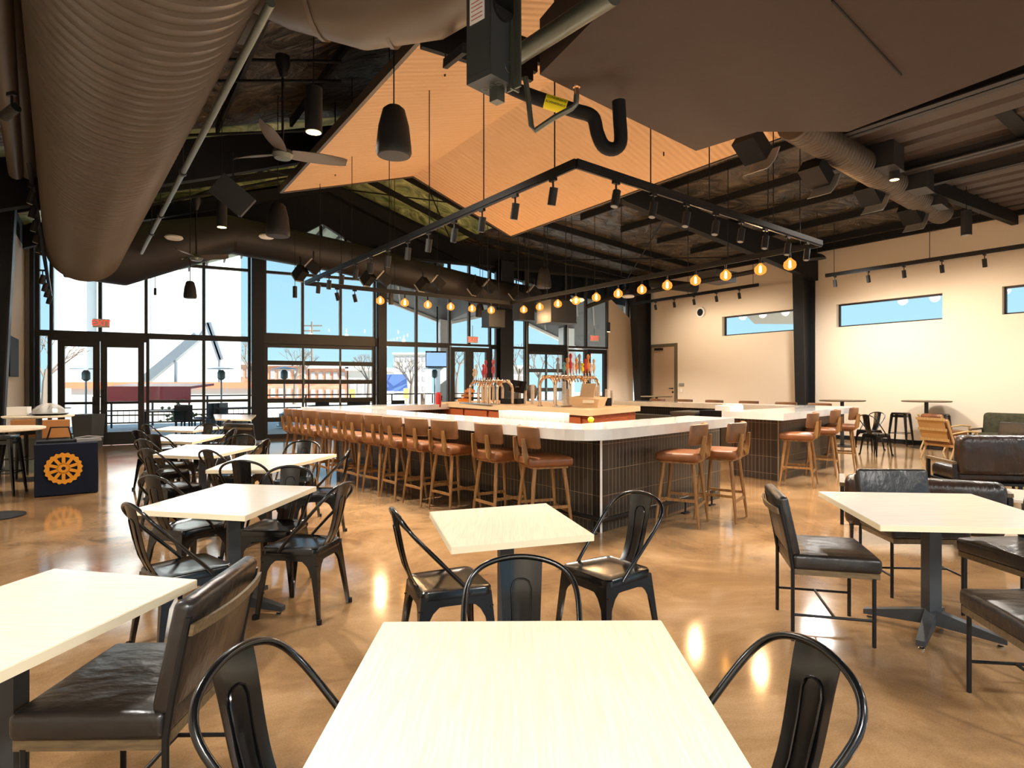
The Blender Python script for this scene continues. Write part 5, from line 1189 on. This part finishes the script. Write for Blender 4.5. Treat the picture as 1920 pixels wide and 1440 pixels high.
# rectangular ducts near the far column
for x0, x1, y0, y1, d, lab in ((1005, 1082, 567, 606, 15.5, 'dark rectangular duct box with riveted sides above the right tap rail'), (960, 1003, 566, 600, 16.5, 'dark rectangular duct section left of the duct box'), (902, 948, 583, 613, 16.5, 'small dark duct box at the top of the wide far column')):
    c0_ = PD((x0 + x1) / 2, (y0 + y1) / 2, d); wv = (x1 - x0) * d / F * .75; hv = (y1 - y0) * d / F; k = MB(); k.box(c0_, (wv, wv * .8, hv), .55); k.box(c0_ - UP * hv / 2, (wv * 1.03, wv * .83, .03), .55); k.box(c0_ + UP * hv / 2, (wv * 1.03, wv * .83, .03), .55); [k.cyl(c0_ + Vector((o_x, 0, hv / 2)), c0_ + Vector((o_x, 0, 6.1 - c0_.z)), .01, n=6) for o_x in (-wv * .3, wv * .3)]; solo('duct_box', k, 'frame', lab, 'duct')
for (xa, ya, da, xb, yb, db, r, lab) in ((1190, 552, 15.5, 1420, 508, 13, .05, 'dark pipe with a yellow tag running under the roof to the right'), (1222, 530, 15.5, 1305, 540, 14.5, .12, 'short thick dark duct end above the bulbs'), (1100, 575, 17, 1180, 545, 16, .06, 'dark pipe behind the glowing bulbs')):
    duct('ceiling_pipe', [PD(xa, ya, da), PD(xb, yb, db)], r, 'black', lab, 'pipe', n=12)
k = MB(); c = PD(1345, 522, 14.5); k.box(c, (.75, .5, .2), .6); k.box(c + UP * .12, (.8, .55, .05), .6); solo('air_unit', k, 'ductdark', 'dark flat air unit hanging above the right-hand bulbs', 'air unit')
# sprinkler main and branch lines under the roof
for i, (xa, ya, da, xb, yb, db) in enumerate(((240, 108, 8.5, 640, 116, 8.8), (365, 152, 9, 640, 152, 9.2), (150, 262, 9.6, 620, 243, 10.2), (100, 420, 11.4, 560, 330, 12.6))):
    duct('sprinkler_pipe', [PD(xa, ya, da), PD(xb, yb, db)], .025, 'black', 'thin black sprinkler pipe at the upper left, %s from the top' % ORD[i], 'pipe', n=8, group='sprinkler pipes')
# ================= outside =================
k = MB(); k.box((0, 45, -.12), (160, 130, .1)); o = k.build('patio_ground', 'concrete'); o['kind'] = 'structure'
for i, (x0, x1, d, h) in enumerate(((104, 192, 40, 22), (190, 276, 40, 22), (277, 336, 47, 27), (326, 378, 54, 30), (378, 448, 40, 24))):
    r = (x1 - x0) / 2 * d / F; c = PD((x0 + x1) / 2, HY, d); k = MB(); k.cyl((c.x, c.y, 0), (c.x, c.y, h), r, n=40); solo('silo', k, 'silo', 'tall white concrete silo outside the glazing, %s from the left' % ORD[i], 'silo', 'white silos')
k = MB(); cb_ = PD(330, HY, 34); k.bar((cb_.x, cb_.y, 0), (cb_.x, cb_.y, 2.7), .15, .15); k.bar(PD(270, 715, 34), PD(372, 630, 34), .35, .5); k.bar(PD(372, 632, 34), PD(384, 617, 34), .1, .1); solo('conveyor', k, 'heat', 'slanting grey conveyor in front of the silos', 'conveyor')
k = MB(); cb_ = PD(411, 675, 33); k.bar((cb_.x, cb_.y, 0), cb_, .1, .1); k.bar(PD(388, 605, 33), PD(412, 675, 33), .12, .2); k.bar(PD(392, 605, 33), PD(416, 675, 33), .12, .2); solo('conveyor', k, 'heat', 'thin slanting ladder in front of the rightmost silo', 'ladder')
k = MB(); c = PD(300, HY, 30); k.box((c.x, c.y + 1, .65), (8, 2, 1.3), .3); bo = tag(k.build('low_building', 'bldg', None, (c.x, c.y + 1, 0)), 'low white building with an orange fascia outside the glass doors', 'building')
k = MB(); k.box((0, -.1, 1.42), (8.3, 2.2, .3), .3); k.build('fascia', mat('orange_fascia', (226, 120, 84), .6), bo)
t = thing('patio_umbrella', 'red flat canopy outside the right leaf of the glass doors', 'awning', PD(298, 801, 21))
k = MB(); k.slab([(-1.4, -.6, 1.32), (1.4, -.6, 1.32), (1.5, .8, 1.42), (-1.5, .8, 1.42)], (0, 0, .08)); k.slab([(-1.4, -.6, .85), (1.4, -.6, .85), (1.4, -.6, 1.32), (-1.4, -.6, 1.32)], (0, .02, 0)); k.build('red_canopy', 'red', t)
k = MB(); [k.cyl((x, -.5, 0), (x, -.5, 1.32), .03, n=8) for x in (-1.3, 1.3)]; k.build('posts', 'frame', t)
for i, (x, d) in enumerate(((161, 19), (415, 20.5), (533, 21.5), (815, 24.5))):
    c = PD(x, HY, d); t = thing('patio_heater', 'mushroom-shaped patio heater outside the glazing, %s from the left' % ORD[i], 'patio heater', (c.x, c.y, 0), 0, 'patio heaters'); zt = H + 30 * d / F
    k = MB(); k.lathe([(.04, zt + .03), (.42, zt - .04), (.43, zt - .06), (.03, zt - .02)], n=24); k.build('reflector', 'heat', t)
    k = MB(); k.cyl((0, 0, .4), (0, 0, zt - .4), .03, n=10); k.build('pole', 'heat', t)
    k = MB(); k.lathe([(.05, zt - .42), (.12, zt - .36), (.12, zt - .16), (.06, zt - .08)], n=16); k.build('burner', 'galv', t)
    k = MB(); k.lathe([(.26, 0), (.26, .04), (.2, .06), (.18, .45), (.05, .5)], n=20); k.build('tank_base', 'heat', t)
# railing round the patio
k = MB()
r0, r1, r2 = FW(-1, 0) + FN * 7.5, FW(9.5, 0) + FN * 7.5, FW(17, 0) + FN * 8
for a, b in ((r0, r1), (r1, r2)):
    for z in (1.05, .55, .12): k.bar(a + UP * z, b + UP * z, .05, .05)
    n = int((b - a).length / 1.6)
    for i in range(n + 1): p = a.lerp(b, i / n); k.bar(p, p + UP * 1.05, .05, .05)
    for i in range(n * 10): p = a.lerp(b, i / (n * 10)); k.bar(p + UP * .12, p + UP * .55, .012, .012)
solo('patio_railing', k, 'frame', 'thin dark railing around the patio outside the glazing', 'railing')
def bldg(x0, x1, yt, d, m, lab, rows, cols, wm='dkscreen'):
    a, b = PD(x0, HY, d), PD(x1, HY, d); h = H + (HY - yt) * d / F; c = (a + b) / 2; w = b.x - a.x
    t = thing('building', lab, 'building', (c.x, d + 3, 0)); k = MB(); k.box((0, 0, h / 2), (w, 6, h)); k.build('walls', m, t)
    k = MB(); k.box((0, 0, h + .1), (w + .4, 6.4, .3)); k.build('roof', 'bldg', t)
    for i in range(cols):
        for j in range(rows):
            k = MB(); k.box((-w / 2 + w * (i + .5) / cols, -3.02, h * (j + .5) / rows), (w / cols * .55, .06, h / rows * .5)); k.build('window', wm, t)
WM = mat('washed_out_window', (176, 168, 168), .4)
bldg(444, 474, 683, 60, 'brick', 'small orange brick building right of the silos', 2, 2, WM)
bldg(490, 577, 685, 50, 'brick', 'orange brick building seen through the left of the roll-up door', 2, 6, WM)
bldg(580, 650, 690, 50, 'brick', 'brick building seen through the middle of the roll-up door', 2, 5, WM)
bldg(653, 712, 694, 50, 'bldg', 'pale low building seen through the right of the roll-up door', 1, 4, WM)
bldg(738, 800, 664, 95, 'bldg', 'pale multi-storey building far behind the patio', 4, 6, WM)
bldg(958, 990, 690, 60, 'bldg', 'pale building behind the far column', 1, 2, WM)
c = PD(740, HY, 40); k = MB(); k.box((c.x, c.y, 1.55), (1.6, .3, 1.1)); solo('blue_panel', k, 'bluep', 'blue panel truck side outside the glazing', 'panel')
for i, (x, d) in enumerate(((661, 30), (762, 34))):
    c = PD(x, HY, d); k = MB(); k.cyl((c.x, c.y, 0), (c.x, c.y, 1.0), .03, n=8); k.box((c.x, c.y - .05, .95), (.28, .05, .55)); solo('yellow_sign', k, 'signy', 'yellow road sign outside, %s' % ('behind the roll-up door', 'right of the roll-up door')[i], 'sign')
c = PD(585, HY, 60); k = MB(); top = H + (HY - 603) * 60 / F; k.cyl((c.x, c.y, 0), (c.x, c.y, top), .12, .09, 8); k.bar((c.x - 1.0, c.y, top - .4), (c.x + 1.0, c.y, top - .4), .1, .12); k.bar((c.x - .8, c.y, top - .9), (c.x + .8, c.y, top - .9), .1, .12); solo('utility_pole', k, 'treew', 'wooden utility pole against the blue sky', 'utility pole')
def tree(x, d, h, lab, seed):
    rnd = random.Random(seed); c = PD(x, HY, d); t = thing('bare_tree', lab, 'tree', (c.x, c.y, 0), 0, 'bare trees beyond the patio'); k = MB(); k.tube([(0, 0, 0), (.05, 0, h * .35), (.1, .05, h * .5)], [.16, .11, .07], 6); k.build('trunk', 'treew', t); k = MB()
    def br(p, dr, L, r, n):
        q = p + dr * L; k.cyl(p, q, r, r * .6, 4)
        if n:
            for _ in range(3): br(q, (dr + Vector((rnd.uniform(-.8, .8), rnd.uniform(-.8, .8), rnd.uniform(-.1, .5)))).normalized(), L * .68, r * .55, n - 1)
    for _ in range(4): br(Vector((.05, 0, h * .4)), Vector((rnd.uniform(-.7, .7), rnd.uniform(-.7, .7), .8)).normalized(), h * .22, .06, 3)
    k.build('branches', 'treew', t)
for i, (x, d, h) in enumerate(((82, 30, 4.4), (468, 46, 6), (552, 44, 4.5), (690, 44, 4), (770, 40, 3.6), (855, 44, 4.6), (905, 52, 5), (972, 50, 5.4), (1010, 42, 4.6), (1050, 52, 5))):
    tree(x, d, h, 'bare tree outside, %s counted from the left' % ORD[i], i)
# patio table and seats close to the glass
for i, (x, d) in enumerate(((310, 17.3), (440, 19.5), (610, 21.5), (665, 22), (755, 22.5))):
    c = PD(x, HY, d); t = thing('patio_table', 'dark slatted patio table outside, %s from the left' % ORD[i], 'patio table', (c.x, c.y, 0), .5, 'patio tables'); k = MB(); k.box((0, 0, .72), (1.1, .8, .04)); k.build('table_top', 'frame', t)
    for a in (-.48, .48):
        for b in (-.33, .33): k = MB(); k.bar((a, b, 0), (a, b, .7), .04, .04); k.build('leg', 'frame', t)
def pchair(x, d, rz, lab):
    c = PD(x, HY, d); t = thing('patio_chair', lab, 'chair', (c.x, c.y, 0), rz, 'patio chairs'); k = MB(); k.box((0, 0, .44), (.46, .46, .05)); k.build('seat', 'base', t); k = MB(); k.box((-.24, 0, .68), (.04, .46, .42)); k.build('backrest', 'base', t)
    for a in (-.2, .2):
        for b in (-.2, .2): k = MB(); k.bar((a, b, 0), (a, b, .44), .03, .03); k.build('leg', 'base', t)
for i, (x, d, r) in enumerate(((345, 17.6, 2), (360, 17.8, 1), (385, 19, 3), (395, 19.2, 3), (405, 19.4, 3), (604, 21, 5), (664, 21.4, 5), (682, 21.4, 5), (748, 22, 5))): pchair(x, d, r, 'dark patio chair outside the glass, %s from the left' % ORD[i])
c = PD(430, HY, 20.8); k = MB(); k.box((c.x, c.y, .22), (1.1, .5, .44)); solo('planter_box', k, 'darkwood', 'wooden planter box outside beside the second patio heater', 'planter')
c = PD(345, HY, 19.6); k = MB(); rnd = random.Random(3)
for _ in range(60): p = Vector((rnd.gauss(0, .3), rnd.gauss(0, .3), .3 + abs(rnd.gauss(.2, .2)))); k.lathe([(.01, -.05), (.07, 0), (.01, .05)], p + Vector((c.x, c.y, 0)), 5)
solo('shrub', k, 'leaf', 'small dry shrub outside behind the railing', 'shrub')
# patio roof seen through the glazing
k = MB(); A0, A1 = FW(S[713], 5.25, .3), FW(S[958] + .2, 4.6, .3); B0, B1 = PD(722, 560, 23.5), PD(835, 605, 25.5); C1 = PD(925, 586, 27)
k.slab([A0, A1, C1, B1, B0], (0, 0, .15)); po = solo('patio_roof', k, 'ductdark', 'dark sloping patio roof seen through the upper panes behind the bulbs', 'roof'); L0 = po.location
k = MB()
for i in range(9): f_ = i / 8; k.bar(A0.lerp(A1, f_) - UP * .1 - L0, B0.lerp(C1, f_) - UP * .1 - L0, .06, .16)
k.build('roof_joists', 'wallout', po)
k = MB(); k.bar(B0 - L0, B1 - L0, .12, .22); k.bar(B1 - L0, C1 - L0, .12, .22); k.build('roof_edge', 'white', po)
for i, (x, d) in enumerate(((832, 25.3), (1062, 27))):
    c = PD(x, HY, d); zt = 4.2 if i == 0 else 6; k = MB(); k.box((c.x, c.y, zt / 2), (.5, .5, zt), .5); solo('patio_post', k, 'white', 'thick white post of the patio roof, %s' % ('behind the hanging screen', 'behind the right tap rail')[i], 'post')
k = MB(); P_ = [PD(985, 600, 25), PD(1075, 655, 27.5), PD(1180, 600, 27), PD(1180, 545, 25.5), PD(1000, 545, 24)]
A0, A1 = FW(S[986] + .1, 5.2, .4), FW(SC + .3, 5.2, .4); B0, B1 = PD(990, 606, 27), PD(1110, 664, 31); C1 = PD(1200, 640, 30)
k.slab([A0, A1, C1, B1, B0], (0, 0, .15)); po = solo('patio_roof', k, 'ductdark', 'dark sloping patio roof outside the far right glazing', 'roof'); L0 = po.location
k = MB()
for i in range(8): f_ = i / 7; k.bar(A0.lerp(A1, f_) - UP * .1 - L0, B0.lerp(C1, f_) - UP * .1 - L0, .06, .16)
k.build('roof_joists', 'ductbrown', po)
k = MB(); k.bar(B0 - L0, B1 - L0, .12, .22); k.build('roof_edge', 'white', po)
k = MB(); k.slab([onR(1330, 540) + E2 * .5, onR(1470, 540) + E2 * .5, onR(1490, 600) + E2 * 2.4, onR(1330, 600) + E2 * 2.4], UP * .15); solo('outside_eave', k, 'grey', 'grey outside eave seen through the high window above the bar', 'eave')
g0, g1, gp = GP; ga, gb = g0 - 2.5, g1 + 2.5
k = MB(); k.slab([FW(ga, 5.2, .3), FW(gp, 6.5, .3), FW(gp, 6.5, 5), FW(ga, 5.2, 5)], (0, 0, .1)); k.slab([FW(gp, 6.5, .3), FW(gb, 5.2, .3), FW(gb, 5.2, 5), FW(gp, 6.5, 5)], (0, 0, .1)); po = solo('outside_gable_roof', k, mat('pale_green_soffit', (206, 222, 196), .7), 'pale ribbed gable soffit outside, seen through the peaked window', 'roof'); L0 = po.location
k = MB()
for i in range(14):
    s_ = ga + (gb - ga) * (i + .5) / 14; z_ = 6.5 - 1.3 * abs(s_ - gp) / (gp - ga if s_ < gp else gb - gp); k.bar(FW(s_, z_ - .06, .35) - L0, FW(s_, z_ - .06, 5) - L0, .05, .12)
k.build('soffit_ribs', 'ductdark', po)
t = thing('outdoor_television', 'screen hanging outside under the patio roof behind the left tap rail', 'television', PD(820, 695, 23)); dW = 44 * 23 / F
k = MB(); k.box((0, 0, .42), (dW, .07, .62), .25); k.build('screen_body', 'dkscreen', t); k = MB(); k.box((-.01, -.05, .42), (dW * .9, .02, .5), .25); k.build('screen', 'screen', t); k = MB(); k.bar((0, 0, .7), (0, 0, 2.4), .05, .05); k.build('hanging_pole', 'satin', t)

# ================= light, sky, camera =================
w = bpy.data.worlds.new('sky'); sc.world = w; w.use_nodes = True; nt = w.node_tree; bg = nt.nodes['Background']
tc = nt.nodes.new('ShaderNodeTexCoord'); sx = nt.nodes.new('ShaderNodeSeparateXYZ'); rp = nt.nodes.new('ShaderNodeValToRGB')
rp.color_ramp.elements[0].position = 0; rp.color_ramp.elements[0].color = (.52, .83, .96, 1); rp.color_ramp.elements[1].position = .45; rp.color_ramp.elements[1].color = (.22, .52, .90, 1)
nt.links.new(tc.outputs['Generated'], sx.inputs[0]); nt.links.new(sx.outputs['Z'], rp.inputs[0]); nt.links.new(rp.outputs[0], bg.inputs[0]); bg.inputs[1].default_value = SKY
sd = (-E2 * .45 + E1 * .58 - UP * .68).normalized()
s = lamp('sun', 'SUN', (0, 0, 30), SUN, (1, .96, .9)); s.rotation_euler = sd.to_track_quat('-Z', 'Y').to_euler(); s.data.angle = R_(.6)
for p, kd in HOT:
    if kd == 'w':
        dr = (E2 * .75 - UP * .65).normalized(); e = WALLW
    else: dr = Vector((0, 0, -1)); e = SPOTW
    lamp('track_lamp', 'SPOT', p - UP * .32 + dr * .05, e, (1, .84, .66), None, .12, dr.to_track_quat('-Z', 'Y').to_euler(), R_(130 if kd else 120))
PLACE = ['over the nearest table', 'behind the camera', 'above the soffit side', 'over the lounge corner', 'near the right wall', 'beside the black column', 'beside the ribbed duct']
for i_, (b, a, z, pw_) in enumerate(FILL_LAMPS):  # made-up dome fixtures carrying the added fill light
    p = ab(a, b, z); t = thing('dome_pendant', 'dark dome pendant lamp above the near part of the room, %s' % PLACE[i_], 'pendant light', p, 0, 'opal dome pendants outside the view')
    k = MB(); k.lathe([(.02, .12), (.09, .11), (.16, .06), (.2, .0), (.19, -.0), (.15, .05), (.02, .1)], n=20); k.build('shade', 'spk', t); k = MB(); k.cyl((0, 0, .1), (0, 0, roofz(b) - z), .008, n=6); k.build('suspension_rod', 'black', t)
    lamp('ceiling_lamp', 'SPOT', (0, 0, -.1), pw_, (1, .96, .9), t, .22, None, R_(172))
cam = bpy.data.cameras.new('camera'); co = bpy.data.objects.new('camera', cam); COL.objects.link(co)
cam.sensor_fit = 'HORIZONTAL'; cam.sensor_width = 36; cam.lens = 36 * F / 1920; cam.clip_start = .05; cam.clip_end = 400
cam.shift_y = -1 / 1920.0
co.location = (0, 0, H); co.rotation_euler = (PI / 2, 0, 0); sc.camera = co
sc.view_settings.view_transform = 'Standard'; sc.view_settings.look = 'None'; sc.view_settings.gamma = 1; sc.view_settings.exposure = EXPO
try: sc.view_settings.use_curve_mapping = False
except Exception: pass
sc.cycles.use_denoising = True; sc.cycles.max_bounces = 8; sc.cycles.transparent_max_bounces = 16; sc.cycles.sample_clamp_indirect = 6; sc.cycles.caustics_reflective = False; sc.cycles.caustics_refractive = False
